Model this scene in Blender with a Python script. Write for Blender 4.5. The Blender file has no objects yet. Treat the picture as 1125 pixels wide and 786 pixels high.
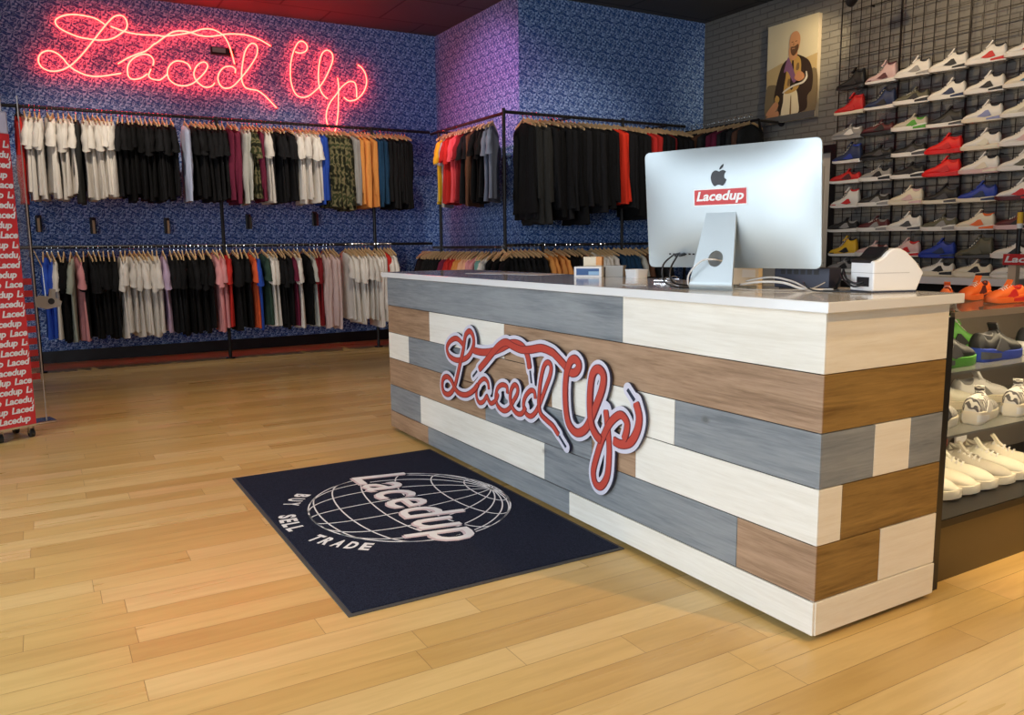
import bpy, bmesh, math, random
from mathutils import Vector, Matrix
random.seed(7)
C = bpy.context.scene.collection
PI = math.pi

# ------------------------------------------------------------------ camera
F_PX, PITCH, ROLL, YAW = 885.77, 0.1403, -0.0108, -0.5252
cd = bpy.data.cameras.new('camera'); cam = bpy.data.objects.new('camera', cd); C.objects.link(cam)
fw = Vector((-math.sin(YAW)*math.cos(PITCH), math.cos(YAW)*math.cos(PITCH), -math.sin(PITCH)))
rt = Vector((math.cos(YAW), math.sin(YAW), 0)); up = rt.cross(fw)
r2 = rt*math.cos(ROLL)+up*math.sin(ROLL); u2 = -rt*math.sin(ROLL)+up*math.cos(ROLL)
m = Matrix((r2, u2, -fw)).transposed().to_4x4(); m.translation = Vector((-1.9982, -1.5896, 1.2517))
cam.matrix_world = m
cd.sensor_fit = 'HORIZONTAL'; cd.sensor_width = 36; cd.lens = F_PX*36/1125; cd.clip_start = .02; cd.clip_end = 100
bpy.context.scene.camera = cam

# ------------------------------------------------------------------ view, world, big lights
sc = bpy.context.scene
sc.view_settings.view_transform = 'Standard'; sc.view_settings.look = 'None'
sc.view_settings.exposure = 0.28; sc.view_settings.gamma = 1; sc.view_settings.use_curve_mapping = False
w = bpy.data.worlds.new('world'); sc.world = w; w.use_nodes = True
w.node_tree.nodes['Background'].inputs[0].default_value = (.75, .87, 1, 1)
w.node_tree.nodes['Background'].inputs[1].default_value = .4
def aim(o, to):
    o.rotation_euler = (Vector(to)-o.location).to_track_quat('-Z', 'Y').to_euler()
def area(name, loc, to, sx, sy, power, col):
    l = bpy.data.lights.new(name, 'AREA'); l.shape = 'RECTANGLE'; l.size = sx; l.size_y = sy; l.energy = power; l.color = col
    o = bpy.data.objects.new(name, l); C.objects.link(o); o.location = loc; aim(o, to); return o
def spot(name, loc, to, power, col, deg=50, blend=.7, rad=.06):
    l = bpy.data.lights.new(name, 'SPOT'); l.energy = power; l.color = col; l.spot_size = math.radians(deg); l.spot_blend = blend; l.shadow_soft_size = rad
    o = bpy.data.objects.new(name, l); C.objects.link(o); o.location = loc; aim(o, to); return o
DAY = (.80, .90, 1.0); WARM = (1.0, .74, .42); SOFT = (1.0, .86, .68)
area('storefront_daylight', (-3.85, 0.6, 1.75), (0, .6, 1.0), 6.4, 2.8, 135, DAY)      # glazed shopfront, left of the camera
area('entrance_daylight', (-.6, -4.85, 1.75), (-.6, 0, 1.0), 4.6, 2.8, 16, (.9,.95,1))      # glazed entrance, behind the camera
area('floor_wash_daylight', (-3.75, -.9, 1.15), (-2.2, -.2, 0), 1.1, 2.0, 46, (.78,.88,1))      # extra daylight added to wash the near-left floor; no door modelled there
spot('shoe_wall_lamp', (3.3, 3.9, 3.9), (5.5, 3.7, 2.9), 64, WARM, 75, .8)
spot('shoe_wall_lamp', (3.3, 2.4, 3.9), (5.5, 2.4, 2.5), 80, WARM, 80, .8)
spot('counter_end_lamp', (1.3, -2.6, 3.9), (.45, 0, .50), 300, (1.0,.63,.27), 60, .8)
spot('case_lamp', (2.2, -.6, 3.9), (1.75, -.02, .0), 420, (1.,.68,.26), 30, .8)
spot('rack_lamp', (-1.4, 6.0, 3.9), (-1.3, 7.8, 1.9), 150, SOFT, 70, .9)
spot('rack_lamp', (.6, 6.0, 3.9), (.7, 7.8, 1.9), 130, SOFT, 70, .9)
spot('rack_lamp', (.8, 5.6, 3.9), (2.3, 6.9, 1.9), 110, SOFT, 60, .9)
spot('rack_lamp', (3.2, 4.2, 3.9), (3.5, 6.0, 1.8), 90, SOFT, 75, .9)
spot('wall_wash_lamp', (.2, 5.6, 3.9), (2.77, 7.1, 2.9), 260, (1.0, .30, .55), 42, .9)
spot('aisle_lamp', (-.9, 4.6, 3.9), (-.6, 4.9, 0), 150, WARM, 75, .9)
spot('aisle_lamp', (-2.0, 2.0, 3.9), (-1.5, 2.1, 0), 110, WARM, 55, .9)
spot('aisle_lamp', (-.2, -1.0, 3.9), (-.2, -.9, 0), 112, WARM, 80, .9)

# ------------------------------------------------------------------ materials
def mat(name, col, rough=.6, metal=0., emit=None, es=0., coat=0., alpha=1., trans=0., spec=None, ior=None):
    mt = bpy.data.materials.new(name); mt.use_nodes = True; b = mt.node_tree.nodes['Principled BSDF']
    b.inputs['Base Color'].default_value = (*col, 1); b.inputs['Roughness'].default_value = rough; b.inputs['Metallic'].default_value = metal
    if emit: b.inputs['Emission Color'].default_value = (*emit, 1); b.inputs['Emission Strength'].default_value = es
    if coat: b.inputs['Coat Weight'].default_value = coat; b.inputs['Coat Roughness'].default_value = .08
    if trans: b.inputs['Transmission Weight'].default_value = trans
    if spec is not None: b.inputs['Specular IOR Level'].default_value = spec
    if ior: b.inputs['IOR'].default_value = ior
    return mt
class NT:
    def __init__(s, mt): s.t = mt.node_tree; s.n = s.t.nodes; s.b = s.n['Principled BSDF']
    def new(s, ty, **k):
        x = s.n.new(ty)
        for a, v in k.items(): setattr(x, a, v)
        return x
    def link(s, a, b): s.t.links.new(a, b)
    def math(s, op, a, b=None, c=None):
        x = s.new('ShaderNodeMath', operation=op)
        for i, v in enumerate((a, b, c)):
            if v is None: continue
            if isinstance(v, (int, float)): x.inputs[i].default_value = v
            else: s.link(v, x.inputs[i])
        return x.outputs[0]
    def mix(s, f, a, b, bt='MIX'):
        x = s.new('ShaderNodeMix', data_type='RGBA', blend_type=bt)
        for i, v in ((0, f), (6, a), (7, b)):
            if isinstance(v, (int, float)): x.inputs[i].default_value = v
            elif isinstance(v, tuple): x.inputs[i].default_value = (*v, 1)
            else: s.link(v, x.inputs[i])
        return x.outputs[2]
    def ramp(s, f, stops):
        x = s.new('ShaderNodeValToRGB'); e = x.color_ramp.elements
        while len(e) > 1: e.remove(e[-1])
        e[0].position = stops[0][0]; e[0].color = (*stops[0][1], 1)
        for p, c in stops[1:]: q = e.new(p); q.color = (*c, 1)
        s.link(f, x.inputs[0]); return x.outputs[0]
    def noise(s, vec, scale, detail=2, rough=.5, dist=0):
        x = s.new('ShaderNodeTexNoise'); x.inputs['Scale'].default_value = scale; x.inputs['Detail'].default_value = detail
        x.inputs['Roughness'].default_value = rough; x.inputs['Distortion'].default_value = dist
        if vec is not None: s.link(vec, x.inputs['Vector'])
        return x
    def bump(s, h, dist, strength=1.):
        x = s.new('ShaderNodeBump'); x.inputs['Distance'].default_value = dist; x.inputs['Strength'].default_value = strength
        s.link(h, x.inputs['Height']); s.link(x.outputs[0], s.b.inputs['Normal'])
    def coords(s, scale=(1,1,1), loc=(0,0,0), rot=(0,0,0), kind='Object'):
        tc = s.new('ShaderNodeTexCoord'); mp = s.new('ShaderNodeMapping')
        mp.inputs['Scale'].default_value = scale; mp.inputs['Location'].default_value = loc; mp.inputs['Rotation'].default_value = rot
        s.link(tc.outputs[kind], mp.inputs['Vector']); return mp.outputs[0]

def fabric(name, col, camo=None, rough=.9):
    mt = mat(name, col, rough, spec=.2); n = NT(mt)
    v = n.coords()
    oi = n.new('ShaderNodeObjectInfo')
    f = n.math('MULTIPLY_ADD', oi.outputs['Random'], *((1.5, .6) if sum(col) < .05 else (.25, .85)))
    base = n.mix(0., col, col)
    if camo:
        nz = n.noise(v, 14, 1); base = n.ramp(nz.outputs[0], [(0, col), (.46, camo[0]), (.5, camo[0]), (.51, camo[1]), (.6, camo[2])])
        n.n[-1].color_ramp.interpolation = 'CONSTANT'
    hs = n.new('ShaderNodeHueSaturation'); n.link(f, hs.inputs['Value']); n.link(base, hs.inputs['Color'])
    n.link(hs.outputs[0], n.b.inputs['Base Color'])
    nz = n.noise(v, 22, 3); n.bump(nz.outputs[0], .012, .5)
    return mt
FAB = {k: fabric('fabric_'+k, c) for k, c in dict(
    white=(.76,.72,.67), black=(.006,.006,.007), charcoal=(.028,.028,.027), red=(.55,.03,.025), redbright=(.85,.045,.02), pinkred=(.75,.10,.12),
    darkred=(.22,.015,.02), bluewhite=(.45,.5,.68), maroon=(.16,.02,.05), pale=(.50,.50,.46), royal=(.03,.09,.50), grey=(.33,.32,.31),
    orange=(.72,.30,.08), navy=(.012,.045,.10), sage=(.35,.38,.32), pink=(.78,.34,.36), lilac=(.55,.42,.60), orangered=(.75,.12,.04),
    green=(.04,.08,.06), blush=(.68,.52,.50), yellow=(.80,.50,.03), brown=(.13,.06,.035), slate=(.20,.23,.32), peach=(.85,.48,.30), teal=(.20,.45,.42)).items()}
FAB['camo'] = fabric('fabric_camo', (.02,.022,.012), ((.10,.10,.045), (.20,.17,.09), (.05,.06,.025)))
WORD = dict(redbright='bright red', pinkred='coral red', darkred='dark red', bluewhite='pale blue', pale='pale grey', royal='royal blue', orangered='orange red', green='dark green', navy='dark navy', camo='green camouflage', slate='slate blue')

def wood(name, c1, c2, grain=(1,1,1), rough=.55, knots=True):
    mt = mat(name, c1, rough); n = NT(mt)
    v = n.coords(scale=grain)
    a = n.noise(v, 1.5, 4, .6, 1.6); b = n.noise(v, 9, 4, .65, .3); big = n.noise(n.coords(), 1.7, 2)
    f = n.math('ADD', n.math('MULTIPLY', a.outputs[0], .55), n.math('MULTIPLY', b.outputs[0], .45))
    f = n.math('ADD', f, n.math('MULTIPLY_ADD', big.outputs[0], .3, -.15))
    col = n.ramp(f, [(.33, c2), (.5, tuple((p*.4+q*.6) for p, q in zip(c2, c1))), (.64, c1)])
    if knots:
        vo = n.new('ShaderNodeTexVoronoi'); vo.inputs['Scale'].default_value = 2.6; n.link(n.coords(scale=(1, 1, 1.6)), vo.inputs['Vector'])
        k = n.ramp(vo.outputs['Distance'], [(.0, (.12,.10,.08)), (.035, (.35,.3,.25)), (.05, (.75,.7,.65)), (.075, (1,1,1))])
        col = n.mix(.55, col, k, 'MULTIPLY')
    n.link(col, n.b.inputs['Base Color']); n.bump(f, .002, .4)
    return mt
M = {}
M['board_white'] = wood('whitewashed_board', (.82,.78,.69), (.70,.65,.55), (5,.7,11))
M['board_grey'] = wood('grey_stained_board', (.27,.285,.29), (.135,.15,.165), (5,.7,11))
M['board_brown'] = wood('brown_stained_board', (.42,.27,.165), (.20,.115,.06), (5,.7,11))
M['end_white'] = wood('whitewashed_board_end', (.82,.76,.64), (.72,.64,.50), (.7,5,11))
M['end_grey'] = wood('grey_stained_board_end', (.27,.285,.29), (.135,.15,.165), (.7,5,11))
M['end_brown'] = wood('amber_board_end', (.33,.19,.05), (.14,.07,.014), (.7,5,11))  # brown boards of the end face, more amber than the front ones
M['quartz'] = mat('white_quartz', (.74,.73,.71), .12, coat=.3)
M['kick'] = mat('dark_plinth', (.03,.015,.01), .6)
M['black_metal'] = mat('black_metal', (.012,.011,.012), .4, .3)
M['chrome'] = mat('chrome', (.7,.7,.7), .18, 1)
M['alu'] = mat('brushed_aluminium', (.48,.525,.535), .45, .7)
M['black'] = mat('black_plastic', (.012,.012,.013), .4)
M['blueblack'] = mat('dark_blue_plastic', (.03,.034,.06), .45)
M['white'] = mat('white_plastic', (.80,.79,.77), .35)
M['cream'] = mat('cream_card', (.78,.66,.48), .6)
M['greybox'] = mat('grey_card', (.38,.36,.33), .6)
M['paper'] = mat('paper', (.85,.83,.80), .7)
M['blueprint'] = mat('blue_print', (.03,.10,.28), .5)
M['skyprint'] = mat('pale_blue_print', (.30,.50,.70), .5)
M['orangeprint'] = mat('orange_card', (.75,.33,.10), .6)
M['redprint'] = mat('red_print', (.55,.02,.02), .4)
M['whiteprint'] = mat('white_print', (.85,.82,.80), .5)
M['lilac_back'] = mat('pale_lilac_acrylic', (.62,.60,.68), .4)
M['sign_edge'] = mat('dark_sign_edge', (.03,.03,.06), .5)
M['lace'] = mat('red_lace_print', (.47,.055,.035), .5)
M['lace_line'] = mat('dark_red_outline', (.16,.012,.015), .5)
M['aglet'] = mat('dark_aglet_print', (.02,.03,.06), .4)
M['hanger'] = mat('pale_wood_hanger', (.62,.42,.22), .5)
M['mat_border'] = mat('grey_rubber', (.06,.055,.05), .8)
M['mat_white'] = mat('white_mat_print', (.78,.76,.76), .9)
M['mat_pink'] = mat('pink_grey_mat_print', (.62,.50,.52), .9)
M['cable_white'] = mat('white_cable', (.62,.60,.57), .5)
M['acrylic'] = mat('clear_acrylic', (.95,.96,.96), .08, trans=.85, ior=1.2, spec=.4)
_t = M['acrylic'].node_tree; _tr = _t.nodes.new('ShaderNodeBsdfTransparent'); _mx = _t.nodes.new('ShaderNodeMixShader'); _mx.inputs[0].default_value = .22
_t.links.new(_tr.outputs[0], _mx.inputs[1]); _t.links.new(_t.nodes['Principled BSDF'].outputs[0], _mx.inputs[2]); _t.links.new(_mx.outputs[0], _t.nodes['Material Output'].inputs[0])
M['glass'] = mat('case_glass', (1,1,1), .0, trans=1., ior=1.05)
M['lightwood'] = mat('pale_wood_post', (.66,.50,.34), .55)
M['door_cream'] = mat('cream_paint', (.66,.58,.48), .5)
M['sock'] = mat('dark_socket', (.01,.01,.012), .5)
for k, c in dict(w=(.80,.77,.72), bk=(.015,.015,.017), r=(.60,.02,.02), rr=(.75,.015,.015), nv=(.02,.035,.10), bl=(.02,.05,.35), gy=(.30,.29,.28), dg=(.07,.07,.075), ol=(.11,.105,.07),
                 cr=(.78,.70,.55), pk=(.70,.48,.47), mr=(.10,.02,.025), yl=(.80,.48,.03), gr=(.09,.34,.035), tl=(.10,.20,.30), or_=(.85,.16,.03), vio=(.25,.28,.50), lw=(.78,.74,.60), sd=(.52,.47,.38)).items():
    M['s_'+k] = mat('shoe_'+k, c, .55)
M['s_zb'] = mat('shoe_zebra_knit', (.7,.68,.6), .7); _n = NT(M['s_zb']); _w = _n.new('ShaderNodeTexWave'); _w.inputs['Scale'].default_value = 28; _w.inputs['Distortion'].default_value = 9; _w.inputs['Detail'].default_value = 1
_n.link(_n.coords(), _w.inputs['Vector']); _n.link(_n.ramp(_w.outputs['Fac'], [(.35, (.10,.09,.09)), (.5, (.72,.69,.62))]), _n.b.inputs['Base Color'])

# wallpaper: repeated swirling line print on blue
def wallpaper(name, axis):
    mt = mat(name, (.05,.1,.4), .6, spec=.3); n = NT(mt)
    tc = n.new('ShaderNodeTexCoord'); sp = n.new('ShaderNodeSeparateXYZ'); n.link(tc.outputs['Object'], sp.inputs[0])
    T = .21
    h = sp.outputs['X'] if axis == 'x' else sp.outputs['Y']
    u = n.math('DIVIDE', h, T); v = n.math('DIVIDE', sp.outputs['Z'], T*.84)
    row = n.math('FLOOR', v); u2_ = n.math('ADD', u, n.math('MULTIPLY', row, .37))
    fu = n.math('FRACT', u2_); fv = n.math('FRACT', v)
    cb = n.new('ShaderNodeCombineXYZ')
    n.link(fu, cb.inputs[0]); n.link(fv, cb.inputs[1])
    a = n.noise(cb.outputs[0], 3.4, 1, .5, 1.2)
    lines = n.math('PINGPONG', n.math('MULTIPLY', a.outputs[0], 4.2), .5)
    vo = n.new('ShaderNodeTexVoronoi'); vo.inputs['Scale'].default_value = 6.5; n.link(cb.outputs[0], vo.inputs['Vector'])
    col = n.ramp(lines, [(.0, (.50,.68,.95)), (.12, (.32,.50,.84)), (.23, (.05,.145,.47)), (.5, (.020,.065,.29))])
    blob = n.ramp(vo.outputs['Distance'], [(.0, (.10,.12,.2)), (.16, (.4,.45,.6)), (.26, (1,1,1))])
    col = n.mix(.75, col, blob, 'MULTIPLY')
    n.link(col, n.b.inputs['Base Color'])
    return mt
M['wallpaper_x'] = wallpaper('blue_wallpaper', 'x'); M['wallpaper_y'] = wallpaper('blue_wallpaper_side', 'y')

def brick():
    mt = mat('painted_brick', (.4,.39,.37), .6); n = NT(mt)
    tc = n.new('ShaderNodeTexCoord'); sp = n.new('ShaderNodeSeparateXYZ'); n.link(tc.outputs['Object'], sp.inputs[0])
    cb = n.new('ShaderNodeCombineXYZ'); n.link(sp.outputs['Y'], cb.inputs[0]); n.link(sp.outputs['Z'], cb.inputs[1])
    b = n.new('ShaderNodeTexBrick'); n.link(cb.outputs[0], b.inputs['Vector'])
    b.inputs['Scale'].default_value = 1; b.inputs['Brick Width'].default_value = .22; b.inputs['Row Height'].default_value = .068
    b.inputs['Mortar Size'].default_value = .006; b.inputs['Mortar Smooth'].default_value = .4
    b.inputs['Color1'].default_value = (.20,.19,.17,1); b.inputs['Color2'].default_value = (.185,.175,.158,1); b.inputs['Mortar'].default_value = (.13,.123,.11,1)
    n.link(b.outputs[0], n.b.inputs['Base Color'])
    nz = n.noise(cb.outputs[0], 25, 3)
    h = n.math('ADD', n.math('MULTIPLY', b.outputs['Fac'], -1.), n.math('MULTIPLY', nz.outputs[0], .3)); n.bump(h, .012, .8)
    return mt
M['brick'] = brick()

def floor_mat():
    mt = mat('maple_planks', (.6,.4,.2), .3); n = NT(mt)
    tc = n.new('ShaderNodeTexCoord'); sp = n.new('ShaderNodeSeparateXYZ'); n.link(tc.outputs['Object'], sp.inputs[0])
    W_, L_ = .127, 1.05
    v = n.math('DIVIDE', n.math('ADD', sp.outputs['Y'], .03), W_); row = n.math('FLOOR', v); fv = n.math('FRACT', v)
    wn = n.new('ShaderNodeTexWhiteNoise', noise_dimensions='1D'); n.link(row, wn.inputs['W'])
    u = n.math('ADD', n.math('DIVIDE', sp.outputs['X'], L_), n.math('MULTIPLY', wn.outputs['Value'], 7.3)); colid = n.math('FLOOR', u); fu = n.math('FRACT', u)
    cb = n.new('ShaderNodeCombineXYZ'); n.link(colid, cb.inputs[0]); n.link(row, cb.inputs[1])
    w2 = n.new('ShaderNodeTexWhiteNoise', noise_dimensions='2D'); n.link(cb.outputs[0], w2.inputs['Vector'])
    base = n.ramp(w2.outputs['Value'], [(0, (.51,.32,.105)), (.25, (.57,.37,.125)), (.6, (.61,.41,.15)), (.85, (.66,.465,.195)), (1, (.62,.385,.155))])
    # grain
    g = n.new('ShaderNodeCombineXYZ'); n.link(n.math('MULTIPLY', sp.outputs['X'], 1.4), g.inputs[0]); n.link(n.math('MULTIPLY', sp.outputs['Y'], 16.), g.inputs[1]); n.link(n.math('MULTIPLY', w2.outputs['Value'], 40.), g.inputs[2])
    gr = n.noise(g.outputs[0], 1.6, 5, .6, .4)
    grc = n.ramp(gr.outputs[0], [(.3, (.90,.87,.82)), (.6, (1.04,1.04,1.04))])
    col = n.mix(1., base, grc, 'MULTIPLY')
    du = n.math('MULTIPLY', n.math('MINIMUM', fu, n.math('SUBTRACT', 1., fu)), L_); dv = n.math('MULTIPLY', n.math('MINIMUM', fv, n.math('SUBTRACT', 1., fv)), W_)
    d = n.math('MINIMUM', du, dv); seam = n.math('LESS_THAN', d, .0011)
    col = n.mix(n.math('MULTIPLY', seam, .62), col, (.16,.075,.02))
    n.link(col, n.b.inputs['Base Color'])
    rn = n.noise(g.outputs[0], .8, 3); n.link(n.math('MULTIPLY_ADD', rn.outputs[0], .16, .22), n.b.inputs['Roughness'])
    n.bump(n.math('SUBTRACT', n.math('MULTIPLY', gr.outputs[0], .15), seam), .0012, .6)
    return mt
M['floor'] = floor_mat()
def ceil_mat():
    mt = mat('dark_ceiling_panels', (.08,.07,.065), .75); n = NT(mt)
    v = n.coords(); b = n.new('ShaderNodeTexBrick'); n.link(v, b.inputs['Vector']); b.inputs['Scale'].default_value = 1
    b.inputs['Brick Width'].default_value = 1.2; b.inputs['Row Height'].default_value = .9; b.inputs['Mortar Size'].default_value = .012
    b.inputs['Color1'].default_value = (.075,.068,.06,1); b.inputs['Color2'].default_value = (.06,.055,.05,1); b.inputs['Mortar'].default_value = (.02,.018,.017,1)
    n.link(b.outputs[0], n.b.inputs['Base Color']); return mt
M['ceiling'] = ceil_mat()
def carpet():
    mt = mat('black_mat_pile', (.012,.013,.022), .95, spec=.15); n = NT(mt)
    nz = n.noise(n.coords(), 260, 2); c = n.ramp(nz.outputs[0], [(.35, (.004,.006,.014)), (.7, (.022,.028,.055))])
    n.link(c, n.b.inputs['Base Color']); n.bump(nz.outputs[0], .003, .7); return mt
M['carpet'] = carpet()
M['plainwall'] = mat('grey_paint', (.42,.41,.39), .8)

# ------------------------------------------------------------------ mesh helpers
def tagp(o, label=None, cat=None, group=None, kind=None):
    if label: o['label'] = label
    if cat: o['category'] = cat
    if group: o['group'] = group
    if kind: o['kind'] = kind
    return o
def empty(name, loc=(0,0,0), rz=0.):
    o = bpy.data.objects.new(name, None); C.objects.link(o); o.location = loc; o.rotation_euler = (0,0,rz); o.empty_display_size = .05; return o
class MB:
    def __init__(s): s.v = []; s.f = []; s.m = []
    def add(s, vs, fs, mi=0):
        k = len(s.v); s.v += [tuple(x) for x in vs]; s.f += [tuple(k+i for i in f) for f in fs]; s.m += [mi]*len(fs); return s
    def box(s, a, b, mi=0, bev=0.):
        if bev > 0:
            bm = bmesh.new(); bmesh.ops.create_cube(bm, size=1)
            for v in bm.verts: v.co = Vector([(a[i]+b[i])/2+v.co[i]*(b[i]-a[i]) for i in range(3)])
            bmesh.ops.bevel(bm, geom=bm.edges[:], offset=bev, segments=2, affect='EDGES', profile=.5)
            bm.verts.index_update(); s.add([v.co[:] for v in bm.verts], [[v.index for v in f.verts] for f in bm.faces], mi); bm.free(); return s
        x0,y0,z0 = a; x1,y1,z1 = b
        return s.add([(x0,y0,z0),(x1,y0,z0),(x1,y1,z0),(x0,y1,z0),(x0,y0,z1),(x1,y0,z1),(x1,y1,z1),(x0,y1,z1)], [(3,2,1,0),(4,5,6,7),(0,1,5,4),(1,2,6,5),(2,3,7,6),(3,0,4,7)], mi)
    def loft(s, rings, cap=True, mi=0, closed=True):
        n = len(rings[0]); vs = [p for r in rings for p in r]; fs = []
        for i in range(len(rings)-1):
            for j in range(n if closed else n-1):
                k = (j+1) % n; fs.append((i*n+j, i*n+k, (i+1)*n+k, (i+1)*n+j))
        if cap and closed: fs.append(tuple(range(n-1, -1, -1))); fs.append(tuple((len(rings)-1)*n+j for j in range(n)))
        return s.add(vs, fs, mi)
    def tube(s, pts, r, seg=8, mi=0, cap=True):
        pts = [Vector(p) for p in pts]; rings = []; prev = None
        for i, p in enumerate(pts):
            t = (pts[min(i+1, len(pts)-1)]-pts[max(i-1, 0)]).normalized()
            if prev is None: a = t.orthogonal().normalized()
            else: a = (prev-t*prev.dot(t)); a = a.normalized() if a.length > 1e-6 else t.orthogonal().normalized()
            prev = a; b = t.cross(a); rr = r[i] if isinstance(r, (list, tuple)) else r
            rings.append([p+(a*math.cos(2*PI*k/seg)+b*math.sin(2*PI*k/seg))*rr for k in range(seg)])
        return s.loft(rings, cap, mi)
    def cyl(s, a, b, r, seg=16, mi=0, r2=None):
        return s.tube([a, b], [r, r if r2 is None else r2], seg, mi)
    def prism(s, poly, fn, h0, h1, mi=0):
        """poly: 2-D outline; fn(u, v, h) -> 3-D point"""
        n = len(poly)
        return s.add([fn(u, v, h0) for u, v in poly]+[fn(u, v, h1) for u, v in poly],
                     [tuple(range(n-1, -1, -1)), tuple(range(n, 2*n))]+[(i, (i+1) % n, n+(i+1) % n, n+i) for i in range(n)], mi)
    def build(s, name, mats, parent=None, smooth=False, autos=None):
        me = bpy.data.meshes.new(name); me.from_pydata(s.v, [], s.f); me.validate()
        bm = bmesh.new(); bm.from_mesh(me); bmesh.ops.recalc_face_normals(bm, faces=bm.faces[:]); bm.to_mesh(me); bm.free()
        for x in (mats if isinstance(mats, (list, tuple)) else [mats]): me.materials.append(x)
        if len(me.polygons) == len(s.m):
            for p, mi in zip(me.polygons, s.m): p.material_index = mi
        if smooth:
            for p in me.polygons: p.use_smooth = True
            if autos: me.set_sharp_from_angle(angle=math.radians(autos))
        o = bpy.data.objects.new(name, me); C.objects.link(o)
        if parent is not None: o.parent = parent
        return o
def catmull(P, n=6, closed=False):
    out = []; L = len(P); rng = range(L if closed else L-1)
    for i in rng:
        g = lambda k: Vector(P[k % L]) if closed else Vector(P[max(0, min(L-1, k))])
        a, b, c, d = g(i-1), g(i), g(i+1), g(i+2)
        for k in range(n):
            t = k/n; out.append(.5*((2*b)+(c-a)*t+(2*a-5*b+4*c-d)*t*t+(3*b-a-3*c+d)*t**3))
    if not closed: out.append(Vector(P[-1]))
    return out
def copy_tree(o, parent=None):
    c = o.copy(); C.objects.link(c)
    if parent is not None: c.parent = parent
    for ch in list(o.children): copy_tree(ch, c)
    return c
def text_mesh(txt, size=.1, bold=0., shear=0., depth=0., spacing=1.):
    cu = bpy.data.curves.new('lettering', 'FONT'); cu.body = txt; cu.size = size; cu.offset = bold; cu.shear = shear; cu.extrude = depth; cu.space_character = spacing; cu.resolution_u = 3
    o = bpy.data.objects.new('lettering', cu); C.objects.link(o); dg = bpy.context.evaluated_depsgraph_get()
    me = o.evaluated_get(dg).to_mesh(); vs = [v.co.copy() for v in me.vertices]; fs = [tuple(p.vertices) for p in me.polygons]
    o.evaluated_get(dg).to_mesh_clear(); bpy.data.objects.remove(o); bpy.data.curves.remove(cu)
    return vs, fs
def bounds(vs): return min(v.x for v in vs), max(v.x for v in vs), min(v.y for v in vs), max(v.y for v in vs)
def fitted_text(txt, w_, h_, **k):
    vs, fs = text_mesh(txt, 1., **k); x0, x1, y0, y1 = bounds(vs)
    return [Vector(((v.x-x0)/(x1-x0)*w_, (v.y-y0)/(y1-y0)*h_, v.z)) for v in vs], fs
def struct(mb, name, m_, **k): return tagp(mb.build(name, m_, **k), kind='structure')

# ------------------------------------------------------------------ room shell
XS, YB, YJ, XR, ZC = 2.7696, 8.5914, 6.4179, 5.5196, 3.9886
XL, YF = -3.95, -4.95
struct(MB().box((XL-.15, YF-.15, -.1), (XR+.2, YB+.2, 0)), 'floor', M['floor'])
struct(MB().box((XL-.15, YF-.15, ZC), (XR+.2, YB+.2, ZC+.1)), 'ceiling', M['ceiling'])
struct(MB().box((XL, YB, 0), (XS, YB+.15, ZC)), 'wall_back', M['wallpaper_x'])
struct(MB().box((XS, YJ+.001, 0), (XS+.12, YB+.15, ZC)), 'wall_alcove_side', M['wallpaper_y'])
struct(MB().box((XS+.0015, YJ-.001, 0), (XR, YJ+.12, ZC)), 'wall_projecting', M['wallpaper_x'])
# right wall with the doorway
DY0, DY1, DZ = 4.42, 5.38, 2.20
mb = MB().box((XR, YF, 0), (XR+.18, DY0, ZC)).box((XR, DY1, 0), (XR+.18, YJ, ZC)).box((XR, DY0, DZ), (XR+.18, DY1, ZC))
struct(mb, 'wall_right', M['brick'])
fr = struct(MB().box((XR-.015, DY0-.07, 0), (XR+.05, DY0, DZ+.08)).box((XR-.015, DY1, 0), (XR+.05, DY1+.07, DZ+.08)).box((XR-.015, DY0, DZ), (XR+.05, DY1, DZ+.08)), 'trim_1', M['black_metal'])
d = struct(MB().box((XR+.055, DY0+.0, .01), (XR+.10, DY1, DZ)).box((XR+.035, DY0+.12, .14), (XR+.06, DY1-.10, .95)).box((XR+.035, DY0+.12, 1.1), (XR+.06, DY1-.1, 2.06)), 'door_1', M['door_cream'])
MB().cyl((XR-.03, DY0+.09, 1.0), (XR+.05, DY0+.09, 1.0), .012).tube([(XR-.03, DY0+.09, 1.), (XR-.03, DY0+.2, 1.)], .01).build('door_handle', M['chrome'], d)
# shopfront walls (left and behind the camera): real openings the daylight comes through
def glazed(name, axis, pos, a0, a1, o0, o1, z0, z1, n):
    mb = MB(); P = lambda u, z, t: (pos+t, u, z) if axis == 'x' else (u, pos+t, z)
    def bx(u0, u1, zz0, zz1, t0=0., t1=-.12):
        p, q = P(u0, zz0, t0), P(u1, zz1, t1); mb.box([min(p[i], q[i]) for i in range(3)], [max(p[i], q[i]) for i in range(3)])
    bx(a0, o0, 0, ZC); bx(o1, a1, 0, ZC); bx(o0, o1, z1, ZC); bx(o0, o1, 0, z0)
    struct(mb, name, M['plainwall'])
    for k in range(n):
        u0 = o0+(o1-o0)*k/n; u1 = o0+(o1-o0)*(k+1)/n; mb = MB()
        for (p0, p1, q0, q1) in ((u0, u0+.05, z0, z1), (u1-.05, u1, z0, z1), (u0, u1, z0, z0+.05), (u0, u1, z1-.05, z1)):
            p, q = P(p0, q0, -.02), P(p1, q1, -.08); mb.box([min(p[i], q[i]) for i in range(3)], [max(p[i], q[i]) for i in range(3)])
        f = struct(mb, 'window_%d' % (k+1+(0 if axis == 'x' else 4)), M['black_metal'])
        mb = MB(); p, q = P(u0+.05, z0+.05, -.045), P(u1-.05, z1-.05, -.055); mb.box([min(p[i], q[i]) for i in range(3)], [max(p[i], q[i]) for i in range(3)])
        mb.build('pane', M['glass'], f)
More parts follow.
